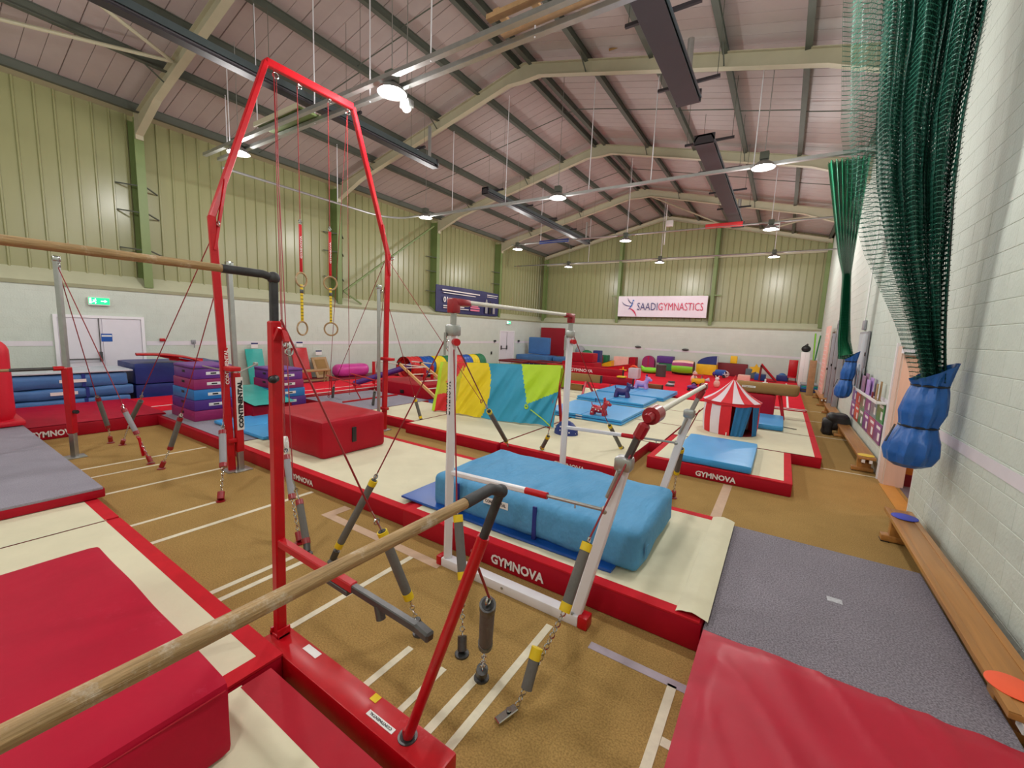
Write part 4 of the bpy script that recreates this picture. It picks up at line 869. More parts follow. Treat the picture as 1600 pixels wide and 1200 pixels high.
# ------------------------------------------------------------------ rings frame with its two pairs of rings
t = thing('rings_frame', 'tall red steel rings frame with kneed legs, left of centre', 'rings frame', (-6.75, 4.3, 0))
LX = -6.7
lg = [((LX + .05, 2.78, .0), (LX + .03, 2.68, 3.6), (LX - .08, 3.52, 5.98)), ((LX - .28, 5.87, .0), (LX - .26, 5.94, 3.68), (LX - .12, 5.02, 6.02))]
for (p0, p1, p2), nm in zip(lg, ('left', 'right')):
    part('leg', MB().bar(p0, p1, .08, .095, bev=.01), M_redp, t, world=True)
    part('upper_leg', MB().bar(Vector(p1) - Vector((0, 0, .02)), p2, .075, .085, up=(1, 0, 0), bev=.01), M_redp, t, world=True)
    m_ = Vector(p1); part('knee_brace', MB().bar(m_ - Vector((-.05, .0, .45)), m_.lerp(Vector(p2), .22) + Vector((.05, 0, 0)), .03, .05, up=(1, 0, 0)), M_redp, t, world=True)
    part('leg_collar', MB().rbox(p0[0] - .09, p0[0] + .25, p0[1] - .07, p0[1] + .07, 1.5, 1.56, .01), M_redp, t, world=True); part('leg_collar', MB().rbox(p0[0] - .1, p0[0] + .1, p0[1] - .05, p0[1] + .05, .44, .5, .01), M_redp, t, world=True)
    part('eye_bolt', MB().torus((p1[0] + .07, p1[1] + .05, p1[2] - .1), .035, .01, (0, 1, 0)), M_chrome, t, world=True)
    part('foot_plate', MB().rbox(p0[0] - .12, p0[0] + .12, p0[1] - .1, p0[1] + .1, 0, .02, .005), M_steel, t, world=True)
part('top_beam', MB().bar(lg[0][2], lg[1][2], .09, .11, up=(0, 0, 1), bev=.01), M_redp, t, world=True)
part('top_pulley', MB().torus((-6.78, 3.66, 5.86), .04, .012, (1, 0, 0)).torus((-6.78, 4.03, 5.88), .03, .01, (1, 0, 0)).torus((-6.78, 4.55, 5.9), .03, .01, (1, 0, 0)).torus((-6.78, 4.9, 5.88), .04, .012, (1, 0, 0)), M_chrome, t, world=True)
u = part('lettering_plate', MB().box(-6.60, -6.598, 2.735, 2.775, 1.28, 1.82), M_redp, t, world=True, smooth=0)
text('lettering', 'CONTINENTAL', M_txtw, t, (-6.594 + 6.75, 2.725 - 4.3 + .05, 1.3), (0, 0, 1), (0, -1, 0), .5, .05, bold=.03)
# silver and red extension posts, the right pair
def extpost(label, x, y, lettered=False, dx=.0, zr=(.36, 1.42)):
    e = thing('extension_post', label, 'post', (x, y, 0))
    part('lower_tube', MB().bar((0, 0, 0), (dx * .1, 0, zr[0] + .02), .075, .075, bev=.008), M_steel, e)
    part('red_sleeve', MB().bar((dx * .1, 0, zr[0]), (dx * .45, 0, zr[1]), .10, .09, bev=.01), M_redp, e)
    part('upper_tube', MB().bar((dx * .45, 0, zr[1] - .02), (dx, 0, 2.98), .065, .065, bev=.008), M_steel, e)
    part('top_fitting', MB().rbox(dx - .045, dx + .045, -.045, .045, 2.95, 3.03, .01).torus((dx + .05, .02, 2.9), .03, .009, (0, 1, 0)), M_chrome, e)
    part('foot_plate', MB().rbox(-.12, .12, -.12, .12, 0, .015, .004), M_steel, e)
    if lettered:
        part('name_plate', MB().box(.056, .060, -.05, .045, .62, 1.4), M_white, e, smooth=0)
        text('lettering', 'CONTINENTAL', M_black, e, (.064, .035, .65), (0, 0, 1), (0, -1, 0), .7, .065, bold=.06)
    return e
extpost('red and silver telescopic post with lettered white plate, beside the rings frame', -6.6, 2.88, True, dx=-.1, zr=(.28, 1.46))
extpost('silver telescopic post beside the right leg of the rings frame', -6.97, 5.72, dx=.0, zr=(.3, .35))
e = extpost('silver and red telescopic post standing at the far left', -9.02, 1.6, dx=.0, zr=(.38, 1.4))
part('low_rail', MB().tube([(0, -.55, 1.385), (0, -2.4, 1.385)], .02, 12), M_wood, e); part('low_rail_end', MB().tube([(0, -.12, 1.385), (0, -.56, 1.385)], .024, 12), M_dkst, e); part('low_rail_head', MB().tube([(0, 0, 1.385), (0, -.14, 1.385)], .034, 12), M_redp, e)
part('adjusting_knob', MB().tube([(.05, .03, .72), (.1, .05, .72)], .03, 10), M_black, e)
single('steel_tie_rod', MB().tube([(-7.86, 2.93, 1.45), (-6.7, 2.85, 1.46)], .012, 8).tube([(-6.6, 2.9, 1.46), (-7.8, 3.72, 1.45)], .012, 8).rbox(-7.86, -7.78, 3.69, 3.75, 1.42, 1.48, .01), M_steel, 'thin steel rod lying across from the rings frame to the purple boxes', 'rod')
for q, (y, ln_) in enumerate(((4.0, 'left one'), (4.53, 'right one'))):
    x = -6.8
    s = thing('ring_strap', 'red lettered strap with a wooden gymnastic ring, ' + ln_ + ' of the pair', 'rings', (x, y, 2.9), group=None)
    part('suspension_cable', MB().tube([(0, 0, .98), (0, 0, 2.98)], .006, 6), M_redcable, s)
    part('swivel', MB().torus((0, 0, .94), .025, .008, (1, 0, 0)).tube([(0, 0, .9), (0, 0, .98)], .012, 8), M_chrome, s)
    part('strap', MB().rbox(-.004, .004, -.026, .026, .12, .9, .002), M_redp, s)
    text('lettering', 'AVONMYG', M_txtw, s, (.006, -.014, .42), (0, 0, 1), (0, -1, 0), .36, .028, bold=.02) if False else text('lettering', 'GYMNOVA', M_txtw, s, (.006, .016, .36), (0, 0, 1), (0, -1, 0), .36, .03, bold=.02)
    part('ring', MB().torus((0, 0, .02), .112, .015, (1, .25 * (1 - 2 * q), 0), 32, 10), M_wood, s)
    s2 = thing('ring_strap', 'yellow stitched strap holding a lower wooden ring, ' + ln_ + ' of the pair', 'rings', (x, y, 2.1), group=None)
    part('strap', MB().rbox(-.004, .004, -.024, .024, .12, .74, .002), M_yel, s2)
    m_ = MB()
    for k in range(9): m_.box(.004, .007, -.022, .022, .17 + k * .055, .179 + k * .055)
    part('stitching', m_, M_black, s2, smooth=0)
    part('buckle', MB().rbox(-.008, .01, -.03, .03, .6, .66, .004), M_dkst, s2)
    part('ring', MB().torus((0, 0, .02), .112, .014, (1, .3 if q == 0 else -1.1, 0), 32, 10), M_wood, s2)
for q, (y, l_) in enumerate(((3.68, 'left'), (4.9, 'right'))):
    single('slack_cable', MB().tube([(-6.8, y, 5.9), (-6.78, y - .02, 3.5), (-6.75, y - .04, .9)], .005, 5), M_redcable, 'thin hanging cable from the %s corner of the rings frame' % l_, 'cable')

# ------------------------------------------------------------------ vaulting boxes and stacks at the left wall
def vaultbox(label, loc, rz):
    t = thing('vaulting_box', label, 'vaulting box', loc, rz)
    W, D, H_ = 1.12, .78, .205; cols = [M_mag, M_dpurple, M_boxblue, M_mag, M_purple]
    for k in range(5):
        z = k * H_ ; ins = .022 * k
        p = part('box_section', MB().rbox(-W / 2 + ins, W / 2 - ins, -D / 2 + ins * .6, D / 2 - ins * .6, z + .004, z + H_, .012), cols[k], t)
        part('hand_hole', MB().rbox(-.07, .07, -D / 2 + ins * .6 - .003, -D / 2 + ins * .6 + .004, z + .11, z + .16, .003), M_black, p)
        part('hand_hole', MB().rbox(-.07, .07, D / 2 - ins * .6 - .004, D / 2 - ins * .6 + .003, z + .11, z + .16, .003), M_black, p)
        for sx in (-1, 1):
            xx = sx * (W / 2 - ins)
            if k: part('badge', MB().rbox(min(xx, xx + sx * .004), max(xx, xx + sx * .004), -.13, .13, z + .08, z + .14, .002), M_white, p)
            if k: part('badge_print', MB().rbox(min(xx, xx + sx * .006), max(xx, xx + sx * .006), -.05, .05, z + .095, z + .125, .002), M_black, p)
    part('padded_top', MB().soft(-W / 2 + .08, W / 2 - .08, -D / 2 + .04, D / 2 - .04, 5 * H_, 5 * H_ + .07, .03, (16, 12, 3), .004, 3), M_purple, t)
    part('top_binding', MB().rbox(-W / 2 + .09, W / 2 - .09, -D / 2 + .05, D / 2 - .05, 5 * H_ - .006, 5 * H_ + .012, .004), M_black, t)
    return t
R90 = math.radians(90)
vb = vaultbox('purple and magenta sectioned vaulting box nearest the rings frame, left one', (-9.98, 3.72, .2), 0.0)
vb2 = dup(vb, (-10.35, 5.45, .0), 0.0, 'purple and blue sectioned vaulting box farther back, behind the near red post')
t = thing('teal_wedge_mat', 'teal vinyl wedge mat lying between the two vaulting boxes', 'mat', (-10.6, 4.15, .2))
m_ = MB(); m_.add([(0, 0, .0), (1.7, 0, .0), (1.7, .8, .0), (0, .8, .0), (0, 0, .42), (1.7, 0, .26), (1.7, .8, .26), (0, .8, .42)], [(3, 2, 1, 0), (4, 5, 6, 7), (0, 1, 5, 4), (2, 3, 7, 6), (1, 2, 6, 5), (3, 0, 4, 7)])
part('red_base', m_, M_red, t); part('teal_top', MB().grid(lambda u, v: Vector((-.05 + 1.85 * u, -.0 + .86 * v, .47 - .17 * u + .012 * noise.noise(Vector((u * 5, v * 4, 0))))), 18, 12).soft(-.05, .1, .0, .84, .36, .46, .03, (3, 12, 3), .006), M_teal, t)
for k, (z, w_, l_) in enumerate(((.1, .0, 'mid blue crash mat at the bottom of the stack by the double doors'), (.32, .03, 'mid blue crash mat in the middle of the stack by the double doors'), (.56, -.02, 'mid blue crash mat on top of the stack by the double doors'))):
    t = thing('stacked_crash_mat', l_, 'crash mat', (-14.25, 1.7 + w_, z), group='blue crash mats stacked by the double doors')
    hh = (.22, .24, .3)[k]
    part('cover', MB().soft(0, 1.2, -.45, 1.66 + w_, 0, hh, .05, (12, 24, 5), .02, 3, k * 3.0, bulge=.02), M_mid, t)
    part('strap', MB().box(1.2, 1.222, .85, .91, .01, hh), M_strap, t); part('strap', MB().box(1.2, 1.222, -.4, -.33, .01, hh), M_strap, t)
    if k: tag_patch(t, (1.235, .1 + .2 * k, hh * .4), (0, 1, 0), (0, 0, 1), .42, .07, '')
single('pale_mat', MB().soft(0, 1.25, 0, 2.02, 0, .04, .015, (8, 14, 2), .006), M_acrylic, 'pale blue grey thin mat on top of the blue crash mat stack', 'mat', (-14.28, 1.4, .875))
for k, (z, h_, l_) in enumerate(((.0, .5, 'lower navy foam block beside the blue mat stack'), (.51, .52, 'upper navy foam block beside the blue mat stack'))):
    t = thing('navy_foam_block', l_, 'foam block', (-14.55, 3.5, z)); part('cover', MB().soft(0, 1.3, 0, 1.9, 0, h_, .04, (12, 16, 6), .015, 2.5, k * 4.0), M_navy, t)
# red padded gymnastics cart/ mushroom rocker lying on the navy blocks
t = thing('red_rocker', 'long curved red padded rocker lying across the navy foam blocks', 'rocker', (-13.4, 3.95, 1.07))
pts_ = [(-.35 + 2.1 * u, .0, .17 - .26 * u ** 3.0) for u in [i / 16 for i in range(17)]]
m_ = MB(); M_ = Matrix.Rotation(math.radians(78), 4, 'Z')
part('padded_arc', MB().grid(lambda u, v: M_ @ Vector((-.35 + 1.55 * u, (.25 + .05 * math.sin(math.pi * u)) * math.cos(2 * math.pi * v), (.17 - .34 * u ** 3) + .035 * math.sin(2 * math.pi * v))), 24, 14), M_redp, t)
part('under_frame', MB().tube([M_ @ Vector(p) for p in [(.1, 0, .13), (.6, 0, -.0), (1.05, 0, -.1), (1.2, 0, -.16)]], .03, 8).bar(M_ @ Vector((.4, 0, .14)), M_ @ Vector((.38, 0, -.0)), .05, .2).bar(M_ @ Vector((.9, 0, .05)), M_ @ Vector((.88, 0, -.1)), .05, .2), M_redp, t)
# spring boards and panels leaning on the left wall
def leaner(label, y, w_, h_, m1, tag=True, x=-15.12, lean=.32, z=.1, frame=None):
    t = thing('leaning_board', label, 'board', (x, y, z))
    M_ = Matrix.Rotation(-math.atan2(lean, h_), 4, 'Y')
    off = Matrix.Translation((lean, 0, 0))
    part('panel', MB().rbox(0, .05, 0, w_, 0, h_, .012, M=off @ M_), m1, t)
    part('back_frame', MB().rbox(-.05, 0, .03, .08, .02, h_ - .05, .01, M=off @ M_).rbox(-.05, 0, w_ - .08, w_ - .03, .02, h_ - .05, .01, M=off @ M_), M_ply, t)
    if frame: part('centre_strip', MB().rbox(.05, .06, .1, w_ - .1, .12, h_ - .1, .003, M=off @ M_), frame, t)
    if tag:
        part('paper_note', MB().box(0, .004, w_ * .35, w_ * .75, h_ + .0, h_ + .0 + .16, M=Matrix.Translation((.06, 0, 0))), M_white, t, smooth=0); part('note_heading', MB().box(.003, .008, w_ * .35, w_ * .75, h_ + .13, h_ + .18, M=Matrix.Translation((.06, 0, 0))), M_txtnavy, t, smooth=0)
    return t
leaner('teal board with a paper note above it, leaning on the left wall', 6.85, .55, 1.25, M_teal, z=.002)
leaner('maroon board with a paper note above it, leaning behind the near red post', 7.75, .5, 1.25, M_maroon)
leaner('red board with a paper note above it, leaning on the left wall', 8.4, .6, 1.18, M_redp, lean=.35)
leaner('brown wooden springboard with a note, leaning on the left wall', 9.15, .62, .85, M_ply, lean=.45, frame=M_brown)
t = thing('low_bench', 'low tan padded bench with pale legs before the red leaning board', 'bench', (-13.6, 7.75, 0))
part('padded_seat', MB().soft(-.16, .16, 0, 1.2, .5, .58, .03, (5, 12, 3), .004), M_tan, t)
for yy in (.12, 1.08): part('leg', MB().bar((-.12, yy, 0), (-.08, yy, .5), .04, .05), M_ply, t); part('leg', MB().bar((.12, yy, 0), (.08, yy, .5), .04, .05), M_ply, t)
part('stretcher', MB().bar((0, .12, .2), (0, 1.08, .2), .04, .05), M_ply, t)
single('pink_foam_roll', MB().soft(-.3, .3, -.75, .75, 0, .5, .22, (10, 22, 8), .015, 3), M_pink, 'shiny pink foam roll on the floor by the left wall', 'foam roll', (-14.6, 10.6, .1))

# play tunnel of coloured rings
t = thing('play_tunnel', 'long ribbed play tunnel with red, blue, yellow and green bands', 'tunnel', (-13.4, 12.3, .0))
cs = [M_redf, M_royal, M_yelf, M_green, M_redf, M_royal, M_yelf, M_green]; L_ = 5.3 / 8
for k, c in enumerate(cs):
    def tf(u, v, k=k):
        r = .44 + .02 * math.cos(u * 2 * math.pi * 3) ; a = 2 * math.pi * v
        sw = .25 * math.sin((k + u) * .4)
        return Vector((r * math.cos(a) + sw, (k + u) * L_, .46 + r * math.sin(a)))
    part('fabric_band', MB().grid(tf, 12, 28), c, t)
    part('hoop', MB().torus((.25 * math.sin(k * .4), k * L_, .46), .455, .012, (0, 1, 0), 28, 6), M_black, t)
# red foam mat on blue base with ladder frame
t = thing('foam_block', 'low red foam block standing on a blue mat, beyond the rings frame', 'foam block', (-10.6, 8.6, -.055)); part('cover', MB().soft(0, 1.95, 0, 1.65, .13, .58, .04, (16, 14, 6), .008), M_red, t); part('carry_handle', MB().rbox(1.1, 1.25, -.02, .0, .28, .38, .006), M_black, t)
single('thin_mat', MB().soft(0, 2.45, 0, 2.1, 0, .07, .025, (12, 10, 2), .004), mat('dusty_blue_vinyl', (74, 92, 160), .5), 'dusty blue mat beneath the low red foam block', 'mat', (-10.8, 8.45, .0))
single('yellow_thin_mat', MB().soft(0, 2.3, 0, 1.2, 0, .1, .03, (12, 8, 2), .004), M_yelv, 'yellow mat lying in front of the coloured tunnel', 'mat', (-10.9, 11.3, .0))
t = thing('climbing_ladder', 'sloping pale wooden ladder hooked on a white rail', 'ladder', (-9.0, 9.2, 0))
A, B = Vector((-10.2, 9.2, 1.0)), Vector((-7.5, 8.2, .24)); A2, B2 = A + Vector((.25, .7, 0)), B + Vector((.1, .9, 0))
for a, b in ((A, B), (A2, B2)): part('stile', MB().bar(a, b, .05, .09, bev=.008), M_ply if False else mat('pale_ladder_wood', (226, 178, 116), .5, var=.1), t, world=True); part('hook', MB().rbox(a.x - .06, a.x + .04, a.y - .03, a.y + .03, .98, 1.06, .01), M_black, t, world=True)
for k in range(5): part('rung', MB().tube([A.lerp(B, .12 + k * .19), A2.lerp(B2, .12 + k * .19)], .017, 8), M_fibre, t, world=True)
t = thing('low_bar_frame', 'small red posted frame with white rails holding the ladder', 'bar frame', (-10.5, 9.4, 0))
part('rail', MB().tube([(-11.7, 9.35, .98), (-9.2, 9.35, .98)], .02, 10), M_fibre, t, world=True); part('rail', MB().tube([(-10.6, 10.1, 1.02), (-9.6, 10.1, 1.02)], .02, 10), M_fibre, t, world=True)
for x, y in ((-11.65, 9.35), (-9.25, 9.35), (-10.55, 10.1), (-9.65, 10.1)): part('post', MB().rbox(x - .04, x + .04, y - .04, y + .04, 0 if x < -11 else .525, .96, .008), M_redp, t, world=True)
# red parallel bars for children
t = thing('small_parallel_bars', 'small red parallel bars standing on the grey mat', 'parallel bars', (-9.5, 7.3, .2))
for yy in (6.75, 7.55):
    part('top_bar', MB().tube([(-10.9, yy + .35, .72), (-8.9, yy, .66)], .018, 8), M_redp, t, world=True)
    for xx in (-10.6, -9.3): part('upright', MB().tube([(xx, yy + .3, .22), (xx + .02, yy + .28 - (xx + 10.6) * .2, .7)], .014, 8), M_redp, t, world=True)
for xx in (-10.6, -9.3): part('foot', MB().bar((xx, 6.5, .22), (xx, 8.3, .22), .05, .04), M_redp, t, world=True)
t = thing('foam_roll', 'slim purple slanting foam roll behind the red parallel bars', 'foam roll', (-10.5, 9.0, .2)); part('roll', MB().tube([(-.9, -.6, .12), (.5, .5, .75)], .09, 12), M_dpurple, t); part('end_cap', MB().tube([(-.92, -.615, .11), (-.9, -.6, .12)], .085, 12), M_mag, t)
single('foam_roll', MB().tube([(-.5, 0, .16), (.5, .3, .16)], .16, 16), M_green, 'short green foam roll lying before the tunnel', 'foam roll', (-10.3, 10.9, 0))

# parachute cloth over a rail
t = thing('parachute_rail', 'low rail on red legs beneath the parachute cloth', 'rail', (-5.7, 7.6, .2))
PA, PB = Vector((-6.98, 7.62, 1.36)), Vector((-3.92, 8.05, 1.5))
part('rail', MB().tube([PA, PB], .03, 10), M_fibre, t, world=True)
for p in (PA.lerp(PB, .02), PA.lerp(PB, .97)): part('leg', MB().bar((p.x, p.y - .28, .21), (p.x, p.y, p.z), .05, .05), M_redp, t, world=True); part('leg', MB().bar((p.x, p.y + .32, .21), (p.x, p.y, p.z), .05, .05), M_redp, t, world=True)
t = thing('parachute_cloth', 'lime, yellow and turquoise play parachute draped over a low rail', 'parachute', (-5.5, 7.5, .2))
NU, NV = 110, 60
def pf(u, v):
    top = PA.lerp(PB, u); d = (PB - PA).normalized(); nrm = Vector((d.y, -d.x, 0))
    drop = .08 + .07 * u
    z = top.z + .035 - v * (top.z - .205 - drop * 0 - .02 * math.sin(u * 9))
    f = noise.noise(Vector((u * 9 + v * 2.2, v * .7, 3))) + .5 * noise.noise(Vector((u * 22 + v * 5, v * 1.2, 7)))
    out = .03 + v * .32 + f * .11 * min(1, v * 2.5)
    return top.lerp(Vector((top.x, top.y, z)), 1) + nrm * out + d * (.05 * f * v)
m_ = MB().grid(pf, NU, NV)
def gore(u, v):
    def bez(a, b): return a + (b - a) * v
    if u < .028: return 1
    if u < .12 and v > .62 + (.12 - u) * 0.5: return 2
    if u < .155 and v > .42 + (u - .12) * -1 and u > .155 - .12 * v and v > .75: return 2
    if u < .22 - .02 * v: return 3 if not (.155 < u + v * .17 < .225 and v < .42) else 2
    if abs((u - .235) + .16 * v) < .014 + .0 * v and v < .5: return 2
    if u < .43 + .05 * math.sin(v * 3.0): return 0
    if u < .70 + .12 * v: return 4
    vv = .62 - (u - .70) * .5
    if v < max(.25, .66 - (u - .80) * 1.15) if u > .78 else v < .7 * (u - .66) * 8: return 1
    return 4
mi = []
for j in range(NV):
    for i in range(NU): mi.append(gore((i + .5) / NU, (j + .5) / NV))
m_.m = mi
back = MB().grid(lambda u, v: PA.lerp(PB, u) + Vector((.0, .04 + v * .3 + .03 * noise.noise(Vector((u * 9, v, 1))), .035 - v * .5)), 40, 10)
part('front_drape', m_, [M_yelf, M_lime, M_redf, mat('olive_yellow_nylon', (190, 186, 40), .55), M_cyan], t, world=True)
part('back_drape', back, M_lime, t, world=True)
part('pull_tape', MB().tube([pf(.78 - .002 * k, .68 + .02 * k) + Vector((0, -.04, 0)) for k in range(3)] + [pf(.84, .78) + Vector((0, -.05, 0)), pf(.93, .9) + Vector((0, -.05, 0)), pf(.985, .99) + Vector((.02, -.05, .0))], .012, 6).torus(pf(.79, .72) + Vector((0, -.04, 0)), .04, .012, (0, 1, 0), 14, 6), M_lime, t, world=True)
t = thing('climbing_dome', 'small dark blue dome with white spots beside the parachute', 'dome', (-3.5, 7.55, .21)); part('shell', MB().ball((0, 0, 0), .25, .2, .27, 18, 10), M_navy, t)
for k in range(7): a = k * .9; part('spot', MB().ball((.22 * math.cos(a), -.13 * abs(math.sin(a)) - .05, .04 + .025 * k), .016), M_txtw, t)
part('hand_hole', MB().ball((.05, -.15, .12), .05, .05, .06), M_black, t)

# three folding mats with rubber hopper animals, square mat, mat right of the tent
for (x0, y0, w_, d_, l_, k) in ((-4.85, 9.05, 2.0, 1.95, 'front one of three bright blue folding mats, under the red rubber animal', 1), (-5.15, 11.7, 2.05, 1.5, 'middle one of three bright blue folding mats, under the dark purple animal', 2), (-5.2, 13.4, 2.25, 2.1, 'farthest of three bright blue folding mats, under the lilac animal', 3)):
    t = thing('folding_mat', l_, 'folding mat', (x0, y0, .21), group='bright blue folding mats on the middle floor')
    part('lower_panel', MB().soft(0, w_, 0, d_, 0, .06, .02, (16, 14, 2), .003), M_bright, t); part('upper_panel', MB().soft(.01, w_ / 2 - .005, .01, d_ - .01, .062, .125, .02, (10, 14, 2), .004).soft(w_ / 2 + .005, w_ - .01, .01, d_ - .01, .062, .125, .02, (10, 14, 2), .004), M_bright, t)
    part('strap', MB().box(w_ * .3, w_ * .3 + .03, -.006, .0, .01, .12), M_strap, t)
    part('seam', MB().box(0, w_, -.003, .002, .058, .064), M_royal, t)
    if k == 1: part('label_patch', MB().box(w_ * .44, w_ * .52, -.006, .0, .02, .05).box(w_ * .44, w_ * .52, -.006, .0, .08, .11), M_acrylic, t, smooth=0)
t = thing('square_mat', 'square bright blue mat on the lettered cream mat, before the circus tent', 'mat', (-1.38, 7.16, .21)); part('cover', MB().soft(0, 1.18, 0, 1.78, 0, .12, .03, (14, 18, 3), .006, 3), M_bright, t)
t = thing('blue_mat', 'bright blue mat to the right behind the circus tent', 'mat', (-.95, 11.15, .21)); part('cover', MB().soft(0, 1.15, 0, 1.7, 0, .12, .03, (12, 16, 3), .006, 3), M_bright, t)
part('black_strap', MB().bar((1.15, .55, .02), (1.42, .5, .01), .03, .01), M_black, t)

def hopper(label, loc, rz, m1, spots=False, horn=None, s=1.0, short=False):
    t = thing('rubber_hopper_animal', label, 'rubber animal', loc, rz)
    def S(c): return tuple(v * s for v in c)
    m_ = MB(); m_.tube([S(p) for p in ((-.25, 0, .21), (-.2, 0, .22), (-.1, 0, .2), (.04, 0, .19), (.16, 0, .22), (.24, 0, .22))], [.05 * s, .125 * s, .135 * s, .13 * s, .13 * s, .07 * s], 16)
    m_.tube([S((.16, 0, .25)), S((.22, 0, .35)), S((.24, 0, .42))], [.11 * s, .09 * s, .08 * s], 14)
    part('body', m_, m1, t)
    part('head', MB().ball(S((.26, 0, .43)), .12 * s, .1 * s, .1 * s).ball(S((.36, 0, .39)), .08 * s, .065 * s, .06 * s), m1, t)
    for sy in (-1, 1):
        part('leg', MB().tube([S((-.16, sy * .07, .2)), S((-.2, sy * .1, .1)), S((-.2, sy * .11, .0))], [.09 * s, .075 * s, .08 * s], 12), m1, t)
        part('leg', MB().tube([S((.16, sy * .07, .2)), S((.2, sy * .1, .1)), S((.22, sy * .11, .0))], [.085 * s, .07 * s, .075 * s], 12), m1, t)
        part('ear', MB().tube([S((.2, sy * .06, .5)), S((.17, sy * .08, .62 if not short else .56))], [.035 * s, .02 * s], 8), m1, t)
        part('eye', MB().ball(S((.33, sy * .08, .46)), .016 * s), M_txtw, t)
        if spots:
            for q in ((-.18, .12, .25), (-.08, .135, .2), (.02, .13, .17), (.12, .13, .24), (-.2, .17, .1)): part('spot', MB().ball(S((q[0], sy * q[1], q[2])), .026 * s, .008 * s, .026 * s), M_txtw, t)
    part('tail', MB().tube([S((-.24, 0, .3)), S((-.27, 0, .42))], [.022 * s, .014 * s], 8), m1, t)
    if horn: part('mane', MB().ball(S((.2, 0, .58)), .04 * s, .03 * s, .05 * s), horn, t)
    return t
hopper('glossy red spotted rubber hopper animal on the front blue mat', (-3.5, 9.3, .335), .1, M_redrub, True, s=.68)
hopper('dark purple rubber hopper animal on the middle blue mat', (-4.0, 12.5, .335), .15, M_indigo, s=.82, short=True)
hopper('lilac rubber unicorn on the farthest blue mat', (-4.15, 15.1, .335), .1, M_lilac, horn=M_indigo, s=.85, short=True)

# striped circus tent
t = thing('circus_tent', 'red and white striped play tent with blue door curtains', 'tent', (-.82, 10.32, .21))
NS = 16; R_ = .53; HB = .70; HT = 1.15
for k in range(NS):
    a0, a1 = 2 * math.pi * k / NS + .1, 2 * math.pi * (k + 1) / NS + .1; am = (a0 + a1) / 2
    deg = math.degrees(am) % 360
    c = M_tentr if k % 2 else M_tentw
    def wallf(u, v, a0=a0, a1=a1): a = a0 + (a1 - a0) * u; r = R_ * (1 + .05 * math.sin(v * math.pi)); return Vector((r * math.cos(a), r * math.sin(a), HB * v))
    def rooff(u, v, a0=a0, a1=a1): a = a0 + (a1 - a0) * u; r = (R_ + .02) * (1 - v) ** 1.0 + .03; return Vector((r * math.cos(a), r * math.sin(a), HB + (HT - HB) * v - .05 * math.sin(v * math.pi)))
    part('roof_gore', MB().grid(rooff, 4, 8), c, t)
    if not (285 < deg < 340): part('wall_stripe', MB().grid(wallf, 4, 8), c, t)
def cur(a0, a1, b0, b1): return lambda u, v: Vector(((R_ + .015 + .012 * math.sin(u * 18)) * math.cos((a0 + (a1 - a0) * u) * v + (b0 + (b1 - b0) * u) * (1 - v)), (R_ + .015 + .012 * math.sin(u * 18)) * math.sin((a0 + (a1 - a0) * u) * v + (b0 + (b1 - b0) * u) * (1 - v)), .0 + (HB - .02) * v))
rd = math.radians
part('door_curtain', MB().grid(cur(rd(284), rd(322), rd(278), rd(304)), 14, 12), M_tent, t); part('door_curtain', MB().grid(cur(rd(322), rd(350), rd(328), rd(350)), 14, 12), M_tent, t)
part('valance', MB().grid(lambda u, v: Vector(((R_ + .03) * math.cos(u * 2 * math.pi), (R_ + .03) * math.sin(u * 2 * math.pi), HB - .05 * v * (1 + .5 * abs(math.sin(u * 8 * math.pi))))), 64, 3), M_tentr, t)
part('floor_cloth', MB().tube([(0, 0, .0), (0, 0, .008)], R_ * .98, 32), M_maroon, t)
part('top_pennant', MB().tube([(0, 0, HT - .06), (.02, 0, HT + .06)], [.05, .01], 8).add([(0, 0, HT + .0), (.28, .05, HT + .2), (.2, .0, HT + .02)], [(0, 1, 2)]) or MB().tube([(0, 0, HT - .06), (.02, 0, HT + .1)], [.05, .01], 8), M_tentr, t)
part('door_tie', MB().box(-.01, .01, -R_ - .03, -R_ - .02, -.0, .07), M_txtw, t, smooth=0)

# vault table (brown beam-like top on a red pedestal)
t = thing('vault_table', 'brown suede topped apparatus on a red pedestal behind the circus tent', 'vault', (-.5, 13.0, .21))
part('top', MB().soft(-.55, .98, -.18, .18, .62, .92, .10, (26, 6, 6), .003, 3), M_brown, t)
part('top_label', MB().box(-.32, .0, -.186, -.182, .77, .82), M_white, t, smooth=0)
text('lettering', 'GYMNOVA', M_brown, t, (-.30, -.188, .78), (1, 0, 0), (0, 0, 1), .26, .03)
part('pedestal', MB().soft(-.36, .48, -.22, .22, .02, .62, .04, (8, 8, 10), .004), M_red, t)
for a, b in (((.58, .1, .62), (.7, .15, 0)), ((.56, -.1, .62), (.7, -.2, 0)), ((-.5, -.1, .62), (-.62, -.2, 0)), ((-.5, .1, .62), (-.62, .2, 0))): part('leg', MB().bar(a, b, .05, .05), M_redp, t)
part('white_clip', MB().tube([(.2, 0, .92), (.2, 0, 1.02)], .02, 8).rbox(.14, .26, -.04, .04, .91, .93, .005), M_white, t)
t = thing('bar_knob_stand', 'small chrome knob and red cap of a bar frame behind the white low rail', 'fitting', (-1.0, 5.3, 1.02)) if False else None

